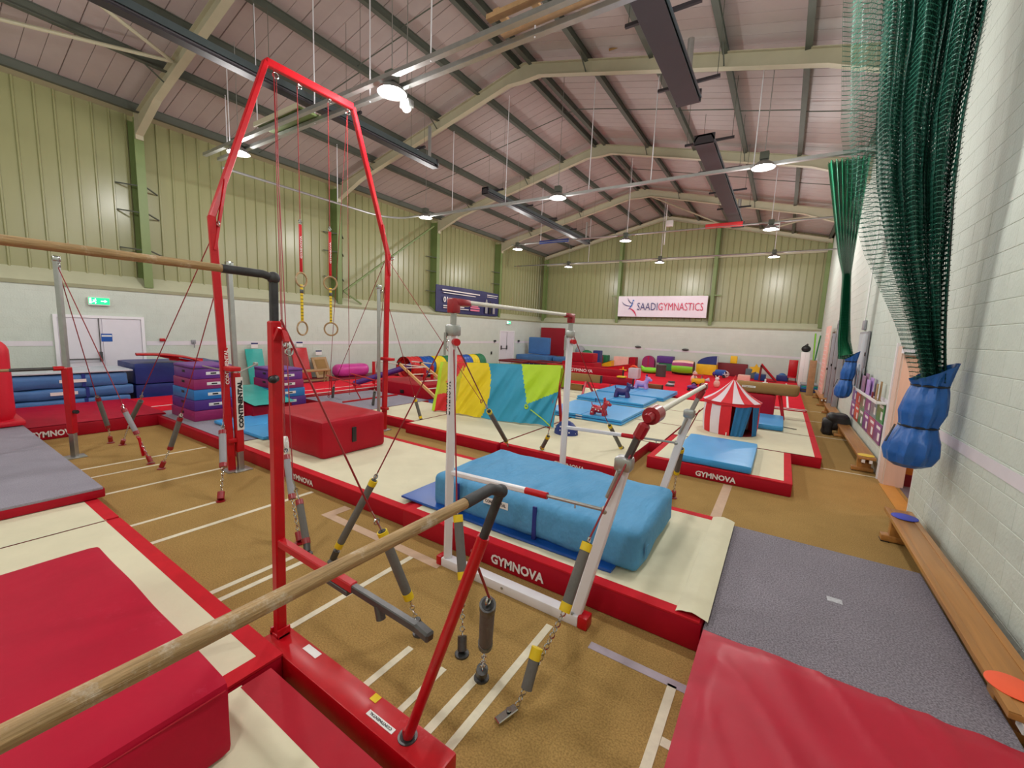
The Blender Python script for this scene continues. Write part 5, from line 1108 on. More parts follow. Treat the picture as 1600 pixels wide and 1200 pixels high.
# balance beams at the left of the toddler area
def beam(label, x0, x1, y, zt, h_, m_top, m_side, legs, leter=None):
    t = thing('balance_beam', label, 'balance beam', ((x0 + x1) / 2, y, .2))
    w2 = (x1 - x0) / 2; zt -= .2
    part('beam', MB().rbox(-w2, w2, -.07, .07, zt - h_, zt, .02), m_side, t); part('beam_top', MB().rbox(-w2 + .01, w2 - .01, -.066, .066, zt - .004, zt + .008, .004), m_top, t)
    part('end_cap', MB().rbox(w2 - .01, w2 + .02, -.075, .075, zt - h_ - .005, zt + .005, .01), M_black, t)
    for lx in legs:
        for sy in (-1, 1): part('leg', MB().bar((lx - (x0 + x1) / 2, sy * .05, zt - h_), (lx - (x0 + x1) / 2 + .08, sy * .5, 0), .06, .05), M_redp, t)
    if leter: text('lettering', 'GYMNOVA', M_txtw, t, (leter[0] - (x0 + x1) / 2, -.072, zt - h_ * .72), (1, 0, 0), (0, 0, 1), leter[1], h_ * .45, bold=.03)
    return t
beam('brown suede balance beam on red legs, left behind the far white post', -7.2, -4.85, 12.9, .88, .24, M_brown, M_brown, (-7.0, -5.35))
beam('low brown foam balance beam lying under the red legged one', -7.0, -5.75, 13.6, .42, .2, M_brown, M_brown, ())
beam('red lettered balance beam, longest of the beams by the toddler carpet', -8.6, -5.2, 16.2, .84, .3, M_redtop, M_red, (-8.3, -5.6), leter=(-7.45, 1.0))
beam('short red balance beam to the right of the lettered one', -6.0, -4.6, 15.6, .6, .28, M_redtop, M_red, ())
beam('short low brown wooden beam on the red carpet edge', -4.35, -3.75, 16.6, .36, .2, M_brown, M_benchd, ())
single('dusty_blue_pad', MB().soft(0, 2.6, 0, .7, 0, .1, .03, (12, 5, 2), .003), mat('dusty_blue_vinyl', (74, 92, 160), .5), 'dusty blue pad beneath the balance beams', 'mat', (-7.2, 14.62, .16) if False else (-7.1, 14.65, .01))

# ------------------------------------------------------------------ toddler play area on the red carpet
Zc = .155
def foam(label, x0, x1, y, d_, h_, m1, z=Zc, r=.03, name='foam_block', tagm=None):
    t = thing(name, label, 'foam block', ((x0 + x1) / 2, y, z)); w2 = (x1 - x0) / 2
    part('cover', MB().soft(-w2, w2, 0, d_, 0, h_, r, (8, 6, 5), .003), m1, t)
    part('base_panel', MB().rbox(-w2 + .02, w2 - .02, .02, d_ - .02, -.003, .02, .004), M_black, t)
    if tagm: part('end_panel', MB().rbox(w2 - .002, w2 + .006, .03, d_ - .03, .03, h_ - .03, .01), tagm, t)
    return t
foam('large red foam box at the left end of the toddler area', -8.3, -6.75, 17.0, .9, .8, M_red)
foam('smaller red and white striped foam step on top of the large red foam box', -7.9, -6.9, 17.15, .6, .4, M_red, z=Zc + .805)
foam('tall narrow navy foam panel behind the red foam step', -9.75, -9.3, 24.2, .5, 1.05, M_navy)
foam('flat purple foam block right of the navy panel', -10.0, -9.05, 22.0, .7, .42, M_dpurple)
foam('beige pink foam block against the gable wall', -9.15, -8.15, 26.3, .6, .66, M_lpink, tagm=M_red)
foam('small red foam block at the right end of the beige one', -8.12, -7.72, 26.3, .6, .68, M_red)
foam('dark green foam block far left against the gable wall', -10.1, -9.6, 26.4, .5, .68, M_green)
foam('pale grey square stool on the red carpet', -6.15, -5.66, 19.9, .5, .5, M_acrylic, name='stool')
foam('purple foam block on the green one, middle of the gable wall', -6.42, -5.47, 26.3, .6, .42, M_dpurple, z=Zc + .465)
foam('green foam block beneath the purple one, middle of the gable wall', -6.3, -5.5, 26.3, .6, .46, M_green)
foam('yellow foam block below the navy quarter round', -4.09, -3.02, 25.9, .7, .6, M_yelv)
foam('long dark red foam panel along the gable wall', -3.15, -1.53, 26.6, .4, .72, M_maroon)
foam('upright yellow foam piece standing on the long dark red panel', -2.44, -2.09, 26.65, .25, .42, M_yelv, z=Zc + .725)
foam('navy foam roll end block at the right end of the play area', -.14, .42, 26.1, .4, .3, M_navy)
foam('blue foam base of the small slide', -1.11, -.59, 25.3, .6, .33, M_royal)
def wedge(label, x0, x1, y, d_, h_, m1, z=Zc, rev=False):
    t = thing('foam_wedge', label, 'foam wedge', ((x0 + x1) / 2, y, z)); w2 = (x1 - x0) / 2; a, b = (h_, .08) if rev else (.08, h_)
    m_ = MB(); m_.add([(-w2, 0, 0), (w2, 0, 0), (w2, d_, 0), (-w2, d_, 0), (-w2, 0, a), (w2, 0, b), (w2, d_, b), (-w2, d_, a)], [(3, 2, 1, 0), (4, 5, 6, 7), (0, 1, 5, 4), (2, 3, 7, 6), (1, 2, 6, 5), (3, 0, 4, 7)])
    part('cover', m_, m1, t); part('seam', MB().tube([(-w2, -.002, a), (w2, -.002, b)], .012, 6), M_black, t); return t
wedge('wide flat red foam wedge in the toddler area', -8.98, -7.3, 22.9, 1.6, .4, M_redtop, rev=False)
wedge('yellow foam wedge far left behind the purple block', -9.95, -9.1, 25.8, .6, .4, M_yelv)
t = thing('foam_slide', 'dark red foam slide leaning against the blue base', 'slide', (-.45, 25.0, Zc))
part('slide_panel', MB().bar((-.38, .2, .82), (.32, .2, .05), .5, .1, up=(0, 0, 1)).bar((-.38, .2, .82), (-.42, .2, .0), .5, .08, up=(1, 0, 0)), M_maroon, t); part('side_rail', MB().tube([(-.38, -.08, .9), (.32, -.08, .1)], .03, 8), M_redtop, t)
t = thing('foam_quarter_round', 'navy quarter round foam shape on the yellow block', 'foam block', (-3.55, 26.0, Zc + .605))
part('quarter', MB().prism([(-.5, 0), (.5, 0), (.5, .48)] + [(.5 - 1.0 * math.sin(a), .48 * math.cos(a)) for a in [i * math.pi / 20 for i in range(1, 10)]], .5, Matrix(((1, 0, 0, 0), (0, 0, 1, 0), (0, 1, 0, 0), (0, 0, 0, 1)))), M_navy, t)
part('edge_panel', MB().rbox(.5, .53, 0, .5, 0, .48, .01), M_acrylic, t)
t = thing('foam_dome', 'pink half round foam shape near the gable wall', 'foam block', (-6.95, 26.4, Zc - .0)); part('half_disc', MB().prism([(.38 * math.cos(a), .45 + .4 * math.sin(a)) for a in [i * math.pi / 12 for i in range(13)]] + [(-.38, 0), (.38, 0)], .3, Matrix(((1, 0, 0, 0), (0, 0, 1, 0), (0, 1, 0, 0), (0, 0, 0, 1)))), M_mag, t); part('stripe', MB().rbox(-.02, .02, -.01, .0, .1, .8, .004), M_redtop, t)
t = thing('foam_half_round', 'dark red half round foam piece at the far left of the gable wall', 'foam block', (-10.1, 25.6, Zc)); part('half_disc', MB().prism([(.38 * math.cos(a), .5 + .34 * math.sin(a)) for a in [i * math.pi / 12 for i in range(13)]] + [(-.38, 0), (.38, 0)], .4, Matrix(((1, 0, 0, 0), (0, 0, 1, 0), (0, 1, 0, 0), (0, 0, 0, 1)))), M_maroon, t)
t = thing('play_boat', 'lime green plastic rocking boat on the red carpet', 'toy', (-6.15, 23.9, Zc))
part('hull', MB().torus((0, 0, .16), .36, .13, (0, 0, 1), 28, 10), M_lime2, t); part('seat_well', MB().tube([(0, 0, .02), (0, 0, .12)], .28, 18), M_black, t); part('prow', MB().tube([(-.35, 0, .2), (-.5, 0, .36)], [.12, .05], 10), M_lime2, t)
t = thing('foam_cylinder', 'charcoal upright foam cylinder on the red carpet', 'foam block', (-5.2, 22.4, Zc)); part('cylinder', MB().tube([(0, 0, 0), (0, 0, .6)], .25, 24), M_dgrey, t); part('top_disc', MB().tube([(0, 0, .6), (0, 0, .615)], .24, 24), mat('slate_foam', (112, 108, 104), .7), t)
t = thing('striped_barrel', 'striped yellow, pink, lime and teal foam barrel', 'foam barrel', (-4.55, 24.7, Zc))
bc = [M_yelv, M_lpink, M_mag, M_lime2, M_lime2, M_dgrey, M_teal, M_dgrey, M_teal, M_green, M_teal, M_yelv]
for k in range(12):
    a0, a1 = rd(90 - 15 + 30 * k), rd(90 + 15 + 30 * k)
    part('stripe_panel', MB().grid(lambda u, v, a0=a0, a1=a1: Vector((-.55 + 1.1 * u, (.38 + .05 * math.sin(math.pi * u)) * math.cos(a0 + (a1 - a0) * v), .4 + (.36 + .05 * math.sin(math.pi * u)) * math.sin(a0 + (a1 - a0) * v))), 8, 4), bc[k], t)
part('end_panel', MB().tube([(-.55, 0, .4), (-.54, 0, .4)], .37, 24).tube([(.54, 0, .4), (.55, 0, .4)], .37, 24), M_dgrey, t)
t = thing('toy_digger', 'yellow ride-on toy digger with red canopy', 'toy', (-2.85, 19.3, Zc))
part('body', MB().soft(-.3, .22, -.16, .16, .12, .36, .05, (8, 5, 4), .003), M_yelv, t); part('canopy', MB().rbox(-.24, .12, -.16, .16, .48, .52, .015), M_redp, t); part('canopy_posts', MB().tube([(-.2, -.12, .34), (-.2, -.12, .5)], .014, 6).tube([(.08, -.12, .34), (.08, -.12, .5)], .014, 6).tube([(-.2, .12, .34), (-.2, .12, .5)], .014, 6).tube([(.08, .12, .34), (.08, .12, .5)], .014, 6), M_cork, t)
for sx in (-.18, .14):
    for sy in (-.17, .17): part('wheel', MB().tube([(sx, sy - .025, .1), (sx, sy + .025, .1)], .1, 16), M_black, t)
part('front_bucket', MB().tube([(.22, 0, .3), (.38, 0, .34)], [.04, .09], 10), M_acrylic, t)
t = thing('toy_car', 'small purple ride-on toy in front of the yellow digger', 'toy', (-2.84, 17.6, Zc)); part('body', MB().ball((0, 0, .14), .2, .13, .09).ball((.05, 0, .2), .09), M_mag if False else M_purple, t); part('wheel', MB().tube([(-.12, -.13, .05), (-.12, .13, .05)], .05, 12), M_black, t); part('wheel', MB().tube([(.12, -.13, .05), (.12, .13, .05)], .05, 12), M_black, t)
t = thing('toy_figure', 'white and pink rabbit shaped toy behind the circus tent', 'toy', (-2.22, 19.7, Zc)); part('body', MB().ball((0, 0, .16), .13, .12, .17), M_lpink, t); part('head', MB().ball((0, 0, .37), .085), M_white, t); part('ear', MB().tube([(-.04, 0, .43), (-.08, 0, .52)], [.025, .015], 8), M_lpink, t); part('ear', MB().tube([(.04, 0, .43), (.08, 0, .52)], [.025, .015], 8), M_lpink, t)
t = thing('toy_figure', 'pale pink soft toy standing behind the yellow digger', 'toy', (-3.25, 20.4, Zc)); part('body', MB().ball((0, 0, .2), .15, .13, .2), M_lpink, t); part('head', MB().ball((.02, 0, .46), .1), M_lpink, t); part('ear', MB().ball((.0, -.08, .55), .03).ball((.0, .08, .55), .03), M_white, t)
t = thing('toy_truck', 'blue and purple climbing toy before the dark red panel', 'toy', (-2.68, 25.0, Zc)); part('body', MB().soft(-.28, .25, -.15, .15, .1, .42, .06, (6, 4, 4), .004), M_royal, t); part('bonnet', MB().ball((-.28, 0, .18), .13), M_dpurple, t); part('wheel', MB().tube([(-.2, -.17, .08), (-.2, .17, .08)], .08, 12).tube([(.18, -.17, .08), (.18, .17, .08)], .08, 12), M_black, t)
t = thing('toy_net_ball', 'white lattice ball toy before the dark red panel', 'toy', (-2.45, 25.0, Zc)); part('lattice', MB().torus((0, 0, .2), .18, .014, (1, 0, .3)).torus((0, 0, .2), .18, .014, (0, 1, .3)).torus((0, 0, .2), .18, .014, (1, 1, 0)).torus((0, 0, .2), .18, .014, (0, 0, 1)), M_txtw, t)
t = thing('foam_star', 'yellow star shaped foam piece on the blue slide base', 'foam block', (-1.08, 25.6, Zc + .28)); part('star', MB().prism([((.34 if i % 2 == 0 else .16) * math.sin(i * math.pi / 5), .28 + (.28 if i % 2 == 0 else .14) * math.cos(i * math.pi / 5)) for i in range(10)], .14, Matrix(((1, 0, 0, 0), (0, 0, 1, 0), (0, 1, 0, 0), (0, 0, 0, 1)))), M_yelv, t)
foam('pale pink foam block left of the small slide', -1.75, -1.2, 23.5, .5, .34, M_lpink)
foam('grey green foam block behind the small slide', -1.6, -1.1, 26.2, .4, .5, mat('slate_blue_foam', (90, 112, 120), .6))
t = thing('toy_steps', 'small stack of grey stepping stones on the red carpet', 'toy', (-3.86, 18.4, Zc)); 
for k in range(3): part('step_stone', MB().tube([(.03 * k, 0, k * .08), (.03 * k, 0, k * .08 + .06)], [.19 - .02 * k, .17 - .02 * k], 14), [M_dgrey, M_acrylic, M_dgrey][k], t)
t = thing('toy_blocks', 'orange and red toy arch on the red carpet behind the grey stool', 'toy', (-7.1, 24.0, Zc)); part('arch', MB().torus((0, 0, .05), .25, .06, (0, 1, 0), 20, 8), M_orange, t); part('base', MB().soft(-.35, .3, -.15, .15, 0, .14, .03, (6, 4, 3), .003), M_maroon, t)
t = thing('toy_windmill', 'small yellow toy with arms beside the grey stool', 'toy', (-6.5, 20.2, Zc)); part('stand', MB().tube([(0, 0, 0), (0, 0, .35)], .03, 8), M_yelv, t); part('arm', MB().rbox(-.18, .18, -.02, .02, .32, .38, .01).rbox(-.03, .03, -.02, .02, .2, .5, .01), M_yelv, t)
t = thing('toy_hurdle', 'orange red low hurdle toy left on the red carpet', 'toy', (-7.9, 19.0, Zc)); part('bar', MB().tube([(-.3, 0, .12), (.3, 0, .36)], .03, 8), M_orange, t); part('foot', MB().rbox(-.36, -.26, -.1, .1, 0, .12, .01), M_redtop, t); part('foot', MB().rbox(.26, .36, -.1, .1, 0, .36, .01), M_lilac, t)
single('yellow_step', MB().soft(-.16, .16, -.15, .15, 0, .06, .02, (5, 5, 2), .002), M_yelv, 'small yellow step block on the short red beam', 'foam block', (-5.05, 15.6, .61))

# far left corner: blue folding chair mat, trampolines, dark red panel
single('wall_panel', MB().soft(0, 1.95, 0, .08, 0, 2.0, .02, (8, 2, 8), .006), M_maroon if False else mat('deep_red_vinyl', (150, 8, 34), .5, var=.06), 'tall dark red padded panel standing in the far corner', 'panel', (-15.1, YB - .15, .5))
t = thing('folded_crash_mat', 'mid blue crash mat folded upright like a chair in the far corner', 'crash mat', (-13.98, 24.3, .25)); part('upright_half', MB().soft(-.8, .8, .6, .9, .4, 1.55, .06, (12, 4, 10), .01), M_mid, t); part('flat_half', MB().soft(-1.15, 1.3, -.4, .9, .0, .38, .06, (14, 10, 4), .012), M_mid, t)
t = thing('crash_mat', 'flat mid blue crash mat right of the folded one in the far corner', 'crash mat', (-11.75, 24.6, .297)); part('cover', MB().soft(-.85, 1.1, -.2, 1.3, 0, .3, .06, (12, 8, 4), .01), M_mid, t); part('strap', MB().box(.1, .16, -.22, -.2, .01, .29), M_strap, t)
for q, (x, y, l_) in enumerate(((-13.6, 21.6, 'dark red framed trampette under the folded blue crash mat'), (-11.9, 22.3, 'dark red framed trampette right of the other one, before the far corner'))):
    t = thing('trampette', l_, 'trampette', (x, y, .0)); part('bed', MB().rbox(-.75, .75, -.6, .6, .34, .37, .01), M_black, t); part('frame_pad', MB().rbox(-.85, .85, -.75, -.5, .3, .42, .03).rbox(-.85, .85, .5, .75, .3, .42, .03).rbox(-.85, -.6, -.5, .5, .3, .42, .03).rbox(.6, .85, -.5, .5, .3, .42, .03), M_maroon, t)
    for sx in (-.8, .8):
        for sy in (-.7, .7): part('leg', MB().tube([(sx, sy, 0), (sx, sy, .3)], .02, 8), M_steel, t)
t = thing('equipment_pile', 'green and grey bags piled behind the far white post', 'bags', (-11.1, 26.5, .6)); part('green_bag', MB().ball((0, 0, .25), .4, .3, .25), M_green, t); part('grey_bag', MB().ball((-.5, 0, .4), .35, .3, .35), M_cork, t); part('support_box', MB().rbox(-.9, .5, -.3, .3, -.6, .06, .02), M_dgrey, t)

foam('navy foam base under the folded blue crash mat, far corner', -15.1, -12.75, 24.0, 1.2, .245, M_navy, z=.0)
foam('navy foam base under the flat blue crash mat, far corner', -12.6, -10.7, 24.4, 1.4, .295, M_navy, z=.0)
# ------------------------------------------------------------------ benches and spot discs along the right wall
def bench(label, y0, y1, x=1.37, wd=.25):
    t = thing('gym_bench', label, 'bench', (x, y0, 0)); L_ = y1 - y0
    part('seat_plank', MB().rbox(-wd / 2, wd / 2, 0, L_, .272, .31, .006), M_bench, t)
    part('edge_lip', MB().rbox(-wd / 2, -wd / 2 + .05, .003, L_ - .003, .309, .316, .002).rbox(wd / 2 - .05, wd / 2, .003, L_ - .003, .309, .316, .002), M_bench, t)
    part('under_rail', MB().rbox(-.06, -.03, .05, L_ - .05, .18, .272, .004).rbox(.03, .06, .05, L_ - .05, .18, .272, .004), M_benchd, t)
    for yy in (.28, L_ - .28):
        part('foot', MB().rbox(-wd / 2 + .02, wd / 2 - .02, yy - .05, yy + .05, .06, .26, .008).rbox(-wd / 2 - .05, wd / 2 + .02, yy - .06, yy + .06, .01, .08, .01), M_bench, t)
        part('rubber_pad', MB().rbox(-wd / 2 - .05, -wd / 2 + .03, yy - .06, yy + .06, 0, .012, .003), M_black, t)
    part('end_hook', MB().box(-.07, -.03, -.02, .06, .22, .27).box(.03, .07, -.02, .06, .22, .27), M_white, t)
    return t
bench('varnished wooden bench nearest the camera along the white block wall', 3.2, 6.55, 1.36)
bench('varnished wooden bench under the coloured poster panels', 9.25, 12.95, 1.43, .24)
bench('varnished wooden bench beyond the black bag', 13.35, 16.9, 1.43, .24)
bench('wooden bench standing farthest along the right wall', 18.2, 21.2, 1.4, .24)
for (x, y, m_, l_) in ((1.37, 6.28, mat('blue_spot_rubber', (52, 70, 190), .5), 'blue rubber spot disc at the far end of the nearest bench'), (1.33, 3.45, M_orange, 'orange rubber spot disc at the near end of the nearest bench'), (1.43, 9.42, mat('yellow_spot_rubber', (236, 200, 70), .5), 'yellow rubber spot disc on the bench under the posters')):
    single('spot_disc', MB().tube([(0, 0, 0), (0, 0, .004), (0, 0, .006)], [.118, .118, .112], 32), m_, l_, 'disc', (x, y, .317))
t = thing('black_bag', 'black cloth bag and coat heaped between two benches', 'bag', (1.36, 13.0, 0)); part('coat', MB().soft(-.26, .2, -.3, .25, .12, .52, .12, (10, 10, 8), .05, 5), M_black, t); part('hanging_fold', MB().soft(-.34, -.12, -.3, .05, .0, .4, .06, (6, 8, 8), .03, 5, 2), M_black, t)

# ------------------------------------------------------------------ curtain nets and their bags
def lerp_tab(tab, z):
    for (z0, a), (z1, b) in zip(tab[:-1], tab[1:]):
        if z0 >= z >= z1: f = (z0 - z) / (z0 - z1); return [p + (q - p) * f for p, q in zip(a, b)]
    return tab[-1][1] if z < tab[-1][0] else tab[0][1]
t = thing('curtain_net', 'dark green sports netting gathered beside the white block wall, the nearer one', 'net', (1.3, 6.0, 1.95))
tab = [(6.2, (.10, 1.22)), (5.25, (.20, 1.22)), (4.5, (.28, 1.20)), (3.9, (.40, 1.22)), (3.2, (.62, 1.28)), (2.5, (.95, 1.34)), (1.93, (1.16, 1.42))]
M_netd = netmat('dense_green_netting', (14, 70, 56), 20, 0.46)
for layer in range(6):
    def nf(u, v, layer=layer):
        z = 6.15 - v * (6.15 - 1.9); l, r = lerp_tab(tab, z)
        ll = l + (r - l) * (0, .30, .36, .45, .1, .55)[layer]; rr = r - (r - l) * (0, 0, .04, .1, .55, .02)[layer] if layer != 4 else l + (r - l) * .62
        ph = u * math.pi * (9, 16, 14, 12, 6, 10)[layer] + layer
        x = ll + (rr - ll) * (u + .02 * math.sin(ph)) + .012 * noise.noise(Vector((u * 20, v * 9, layer + 3)))
        y = 6.0 - .3 * (1 - v) * u + (.05 + .08 * (1 - v)) * math.sin(ph) * (.3 + u) + .05 * layer - .1 + .05 * noise.noise(Vector((u * 6, v * 5, layer)))
        return Vector((x, y, z))
    part('net_layer', MB().grid(nf, 150, 56, uv=lambda u, v, layer=layer: (u * (6.0, 5, 4.5, 4, 3.0, 3)[layer] + layer * .33, v * 4.4 + layer * .11)), M_net if layer in (0, 4) else M_netd, t, world=True, smooth=0)
part('edge_cord', MB().tube([(1.22 + .0 * k, 6.05 - .4, 6.15 - k * .35) if False else (lerp_tab(tab, 6.15 - k * .35)[1] + .005, 5.85 + .01 * k, 6.15 - k * .35) for k in range(13)], .012, 6), M_black, t, world=True)
def netbag(label, x, y, z0, z1, sc=1.0):
    t = thing('net_bag', label, 'bag', (x, y, z0)); H_ = z1 - z0
    prof = [(0.0, .05), (.015, .12), (.06, .185), (.16, .215), (.28, .205), (.38, .17), (.43, .148), (.48, .155), (.58, .18), (.70, .175), (.80, .15), (.85, .135), (.88, .14), (.94, .155), (1.0, .175)]
    def bf(u, v):
        vv = v * (len(prof) - 1); i = min(int(vv), len(prof) - 2); f = vv - i
        zz = prof[i][0] + (prof[i + 1][0] - prof[i][0]) * f; r = prof[i][1] + (prof[i + 1][1] - prof[i][1]) * f
        a = 2 * math.pi * u; r *= 1 + .07 * math.sin(a * 9 + 3 * zz) * (0.4 + abs(math.sin(zz * 9)))
        cx = -.09 * (1 - zz) ** 1.2
        zz2 = zz * H_ + (.10 * math.cos(a) * H_ if zz > .85 else 0) * (zz - .85) / .15 if zz > .85 else zz * H_
        return Vector((cx + r * math.cos(a) * sc, r * 1.15 * math.sin(a) * sc, zz2))
    m_ = MB().grid(bf, 48, 56); o = len(m_.v); m_.v.append((-.09, 0, .0)); m_.f += [(o, (i + 1), i) for i in range(48)]; m_.m += [0] * 48
    part('pouch', m_, M_bag, t)
    for f in (.43, .85):
        cx = -.09 * (1 - f) ** 1.2; R2 = (.152 if f < .5 else .14) * sc
        part('tie_strap', MB().tube([(cx + R2 * math.cos(a), R2 * 1.15 * math.sin(a), f * H_ + .01) for a in [i * 2 * math.pi / 24 for i in range(24)]], .012, 6, closed=True), M_black, t)
    part('strap_tail', MB().bar((-.07 - R2 - .03, -.06, .43 * H_ + .01), (-.1 - R2 - .06, -.08, .25 * H_), .02, .006), M_black, t)
    return t
netbag('large blue bag tied with black straps, holding the foot of the nearer net', 1.34, 6.02, .96, 2.0)
t = thing('curtain_net', 'fine bright green curtain net farther along the block wall, narrowing to its bag', 'net', (1.1, 12.0, 1.9))
tab2 = [(6.35, (.34, 1.10)), (5.6, (.5, 1.1)), (4.2, (.8, 1.08)), (3.77, (.93, 1.08)), (2.78, (1.0, 1.19)), (2.3, (1.03, 1.26)), (1.95, (1.08, 1.36))]
for layer in range(2):
    def nf2(u, v, layer=layer):
        z = 6.12 - v * (6.12 - 1.9); l, r = lerp_tab(tab2, z); ph = u * math.pi * 16
        return Vector((l + (r - l) * (u + .02 * math.sin(ph)), 11.6 + .4 * v + (.05 + .05 * (1 - v)) * math.sin(ph) + .12 * layer, z))
    part('net_layer', MB().grid(nf2, 90, 40, uv=lambda u, v, layer=layer: (u * 5 + layer * .37, v * 4.1)), M_net2, t, world=True, smooth=0)
part('gathered_core', MB().tube([(1.02, 12.05, 3.8), (1.08, 12.05, 2.9), (1.12, 12.05, 2.3), (1.2, 12.05, 2.0)], [.05, .075, .09, .13], 14), mat('green_net_core', (16, 104, 66), .8, var=.2, vscale=20), t, world=True)
netbag('smaller blue bag tied with black straps, holding the foot of the farther net', 1.32, 12.0, 1.02, 2.0, .72)

# ------------------------------------------------------------------ poster board, shelf and storage on the right wall
t = thing('poster_board', 'row of coloured poster panels low on the white block wall, by the doorway', 'posters', (XR - .012, 9.4, .45))
pc = [[(126, 84, 150), (96, 110, 176)], [(216, 84, 60), (214, 96, 80)], [(104, 140, 110), (120, 150, 120)], [(140, 80, 150), (150, 100, 160)], [(176, 90, 110), (130, 150, 160)], [(140, 80, 140), (80, 150, 90)]]
for i in range(6):
    for j in range(2):
        c = pc[5 - i][j]; y0, z0_ = .05 + i * .64, .06 + j * .38
        part('poster', MB().rbox(-.012, 0, y0, y0 + .61, z0_, z0_ + .36, .002), mat('poster_print_%s' % ['a', 'b', 'c', 'd', 'e', 'f', 'g', 'h', 'i', 'j', 'k', 'l'][i * 2 + j], c, .35, var=.35, vscale=9), t)
        part('poster_print', MB().box(-.014, -.012, y0 + .06, y0 + .4, z0_ + .26, z0_ + .31).box(-.014, -.012, y0 + .06, y0 + .22, z0_ + .06, z0_ + .2), M_txtw, t, smooth=0)
t = thing('wall_shelf', 'narrow white shelf above the poster panels', 'shelf', (XR - .005, 9.4, 1.24)); part('shelf_board', MB().rbox(-.14, -.005, 0, 4.2, 0, .03, .005), M_white, t); part('front_lip', MB().rbox(-.15, -.14, 0, 4.2, 0, .06, .003), M_white, t)
for k, (y, h_, m_, l_) in enumerate(((9.7, .3, M_ply, 'brown bottle shaped trophy at the near end of the white shelf'), (10.05, .12, M_maroon, 'small maroon box at the near end of the white shelf'), (10.6, .3, M_lilac, 'lilac leaflet holder on the white shelf'), (11.2, .34, mat('mauve_plastic', (160, 120, 150), .4), 'mauve leaflet holder on the middle of the white shelf'), (11.9, .4, M_cork, 'grey leaflet holder on the white shelf'), (12.7, .45, M_acrylic, 'white number sign at the far end of the white shelf'))):
    t = thing('leaflet_holder' if k > 1 else 'shelf_ornament', l_, 'holder' if k > 1 else 'ornament', (XR - .08, y, 1.272))
    part('front_panel', MB().rbox(-.05, -.03, -.16 if k > 1 else -.04, .16 if k > 1 else .04, 0, h_, .004), m_, t); part('back_panel', MB().rbox(.0, .02, -.16 if k > 1 else -.04, .16 if k > 1 else .04, 0, h_ * 1.15, .004), m_, t)
    part('base', MB().rbox(-.05, .03, -.16 if k > 1 else -.05, .16 if k > 1 else .05, 0, .012, .003), m_, t)
    if k == 5: text('lettering', '5', M_txtnavy, t, (-.055, .12, .05), (0, -1, 0), (0, 0, 1), .2, .3, bold=.04)
t = thing('glazed_notice_board', 'tall pale glazed notice board on the block wall between the two nets', 'notice board', (XR - .02, 12.0, 1.5)); part('frame', MB().rbox(-.03, .0, 0, 1.3, 0, 1.05, .006), M_cork, t); part('pane', MB().rbox(-.036, -.03, .05, 1.25, .05, 1.0, .003), M_acrylic, t); part('lock', MB().rbox(-.05, -.03, .02, .08, .5, .58, .004), M_dkst, t)
t = thing('cable_conduit', 'thin conduit with a junction box on the wall above the notice board', 'conduit', (XR - .02, 13.1, 2.6)); part('pipe', MB().tube([(0, 0, 0), (0, 0, 3.6)], .015, 8), M_white, t); part('junction_box', MB().rbox(-.04, .01, -.3, .0, .0, .22, .01), M_cork, t)
# storage by the right wall, far end
for q, (y, x, h_, l_) in enumerate(((16.2, 1.5, 2.9, 'tall grey metal upright of the wall rack, nearest one'), (17.3, 1.48, 3.0, 'tall grey metal upright of the wall rack, second one'), (18.6, 1.48, 2.6, 'tall grey metal upright of the wall rack, farthest one'))):
    t = thing('rack_upright', l_, 'rack', (x, y, 0)); part('channel', MB().rbox(-.06, .06, -.16, .16, 0, h_, .01), M_cork, t)
    part('track_slot', MB().box(-.064, -.06, -.06, -.02, .1, h_ - .1).box(-.064, -.06, .02, .06, .1, h_ - .1), M_dkst, t, smooth=0); part('catch', MB().rbox(-.1, -.06, -.04, .04, h_ * .5, h_ * .5 + .08, .01), M_black, t)
t = thing('pegboard_panel', 'pale pink perforated storage panel near the far end of the right wall', 'panel', (1.42, 20.4, 0)); part('panel', MB().rbox(-.03, .03, -.7, .7, .3, 2.9, .006), M_lpink, t)
m_ = MB()
for i in range(6):
    for j in range(14): m_.box(-.034, -.03, -.6 + i * .22, -.54 + i * .22, .5 + j * .16, .54 + j * .16)
part('holes', m_, M_white, t, smooth=0, kind='stuff')
t = thing('pool_noodle_bundle', 'bundle of green and lime foam sticks standing in the far right corner', 'foam sticks', (1.15, 21.8, 1.4))
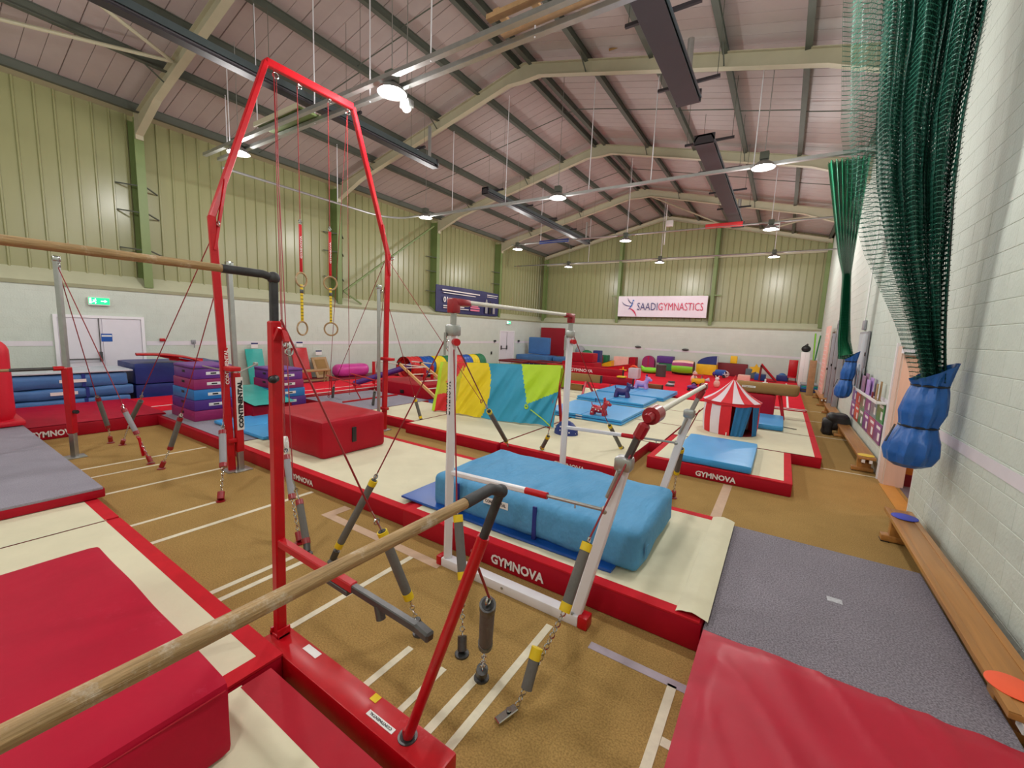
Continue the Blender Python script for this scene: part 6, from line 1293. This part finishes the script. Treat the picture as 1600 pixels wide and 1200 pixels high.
for k in range(10): part('foam_stick', MB().tube([(.03 * math.cos(k * 2.1) , .04 * math.sin(k * 1.3), 0), (.12 * math.cos(k * 2.1), .14 * math.sin(k * 1.3), 1.15 + .04 * (k % 3))], .022, 8), [M_lime2, M_green, M_lime, M_dgrey][k % 4], t)
part('holder', MB().rbox(-.12, .12, -.12, .12, -1.4, .1, .02), M_ply, t)
t = thing('white_cabinet', 'narrow white cabinet with a black bag on top, far right corner', 'cabinet', (.98, 25.6, 0)); part('body', MB().rbox(-.18, .18, -.25, .25, 0, 1.75, .01), M_white, t); part('door_line', MB().box(-.002, .002, -.254, -.25, .1, 1.7), M_cork, t)
single('bag_on_cabinet', MB().ball((0, 0, .16), .2, .2, .17).tube([(0, 0, .3), (.05, 0, .42)], [.08, .02], 8), M_black, 'black bag on top of the narrow white cabinet', 'bag', (.98, 25.6, 1.755))
t = thing('red_chair', 'small red chair before the narrow white cabinet', 'chair', (.55, 26.0, 0)); part('seat', MB().rbox(-.2, .2, -.2, .2, .38, .44, .02), M_redp, t); part('backrest', MB().rbox(-.2, .2, .16, .22, .44, 1.3, .02), M_redp, t)
for sx in (-.17, .17):
    for sy in (-.17, .17): part('leg', MB().tube([(sx, sy, 0), (sx, sy, .38)], .015, 8), M_dkst, t)
single('blue_ball', MB().ball((0, 0, .2), .2), M_mid, 'blue ball on the floor beside the small red chair', 'ball', (.1, 26.6, .152) if False else (.12, 26.7, .152))
for k, (m_, l_) in enumerate(((M_navy, 'navy mat at the bottom of the small stack, far right'), (M_dgrey, 'charcoal mat second in the small stack, far right'), (M_boxblue, 'blue mat third in the small stack, far right'), (M_teal, 'teal mat fourth in the small stack, far right'), (M_cork, 'grey mat on top of the small stack, far right'))):
    t = thing('stacked_mat', l_, 'mat', (1.2, 23.5, .002 + k * .075)); part('cover', MB().soft(-.33 + .02 * (k % 2), .3, -.6, .6, 0, .07, .02, (6, 8, 2), .003), m_, t); part('edge_binding', MB().box(-.34 + .02 * (k % 2), -.33 + .02 * (k % 2), -.56, .56, .03, .04), M_black, t)
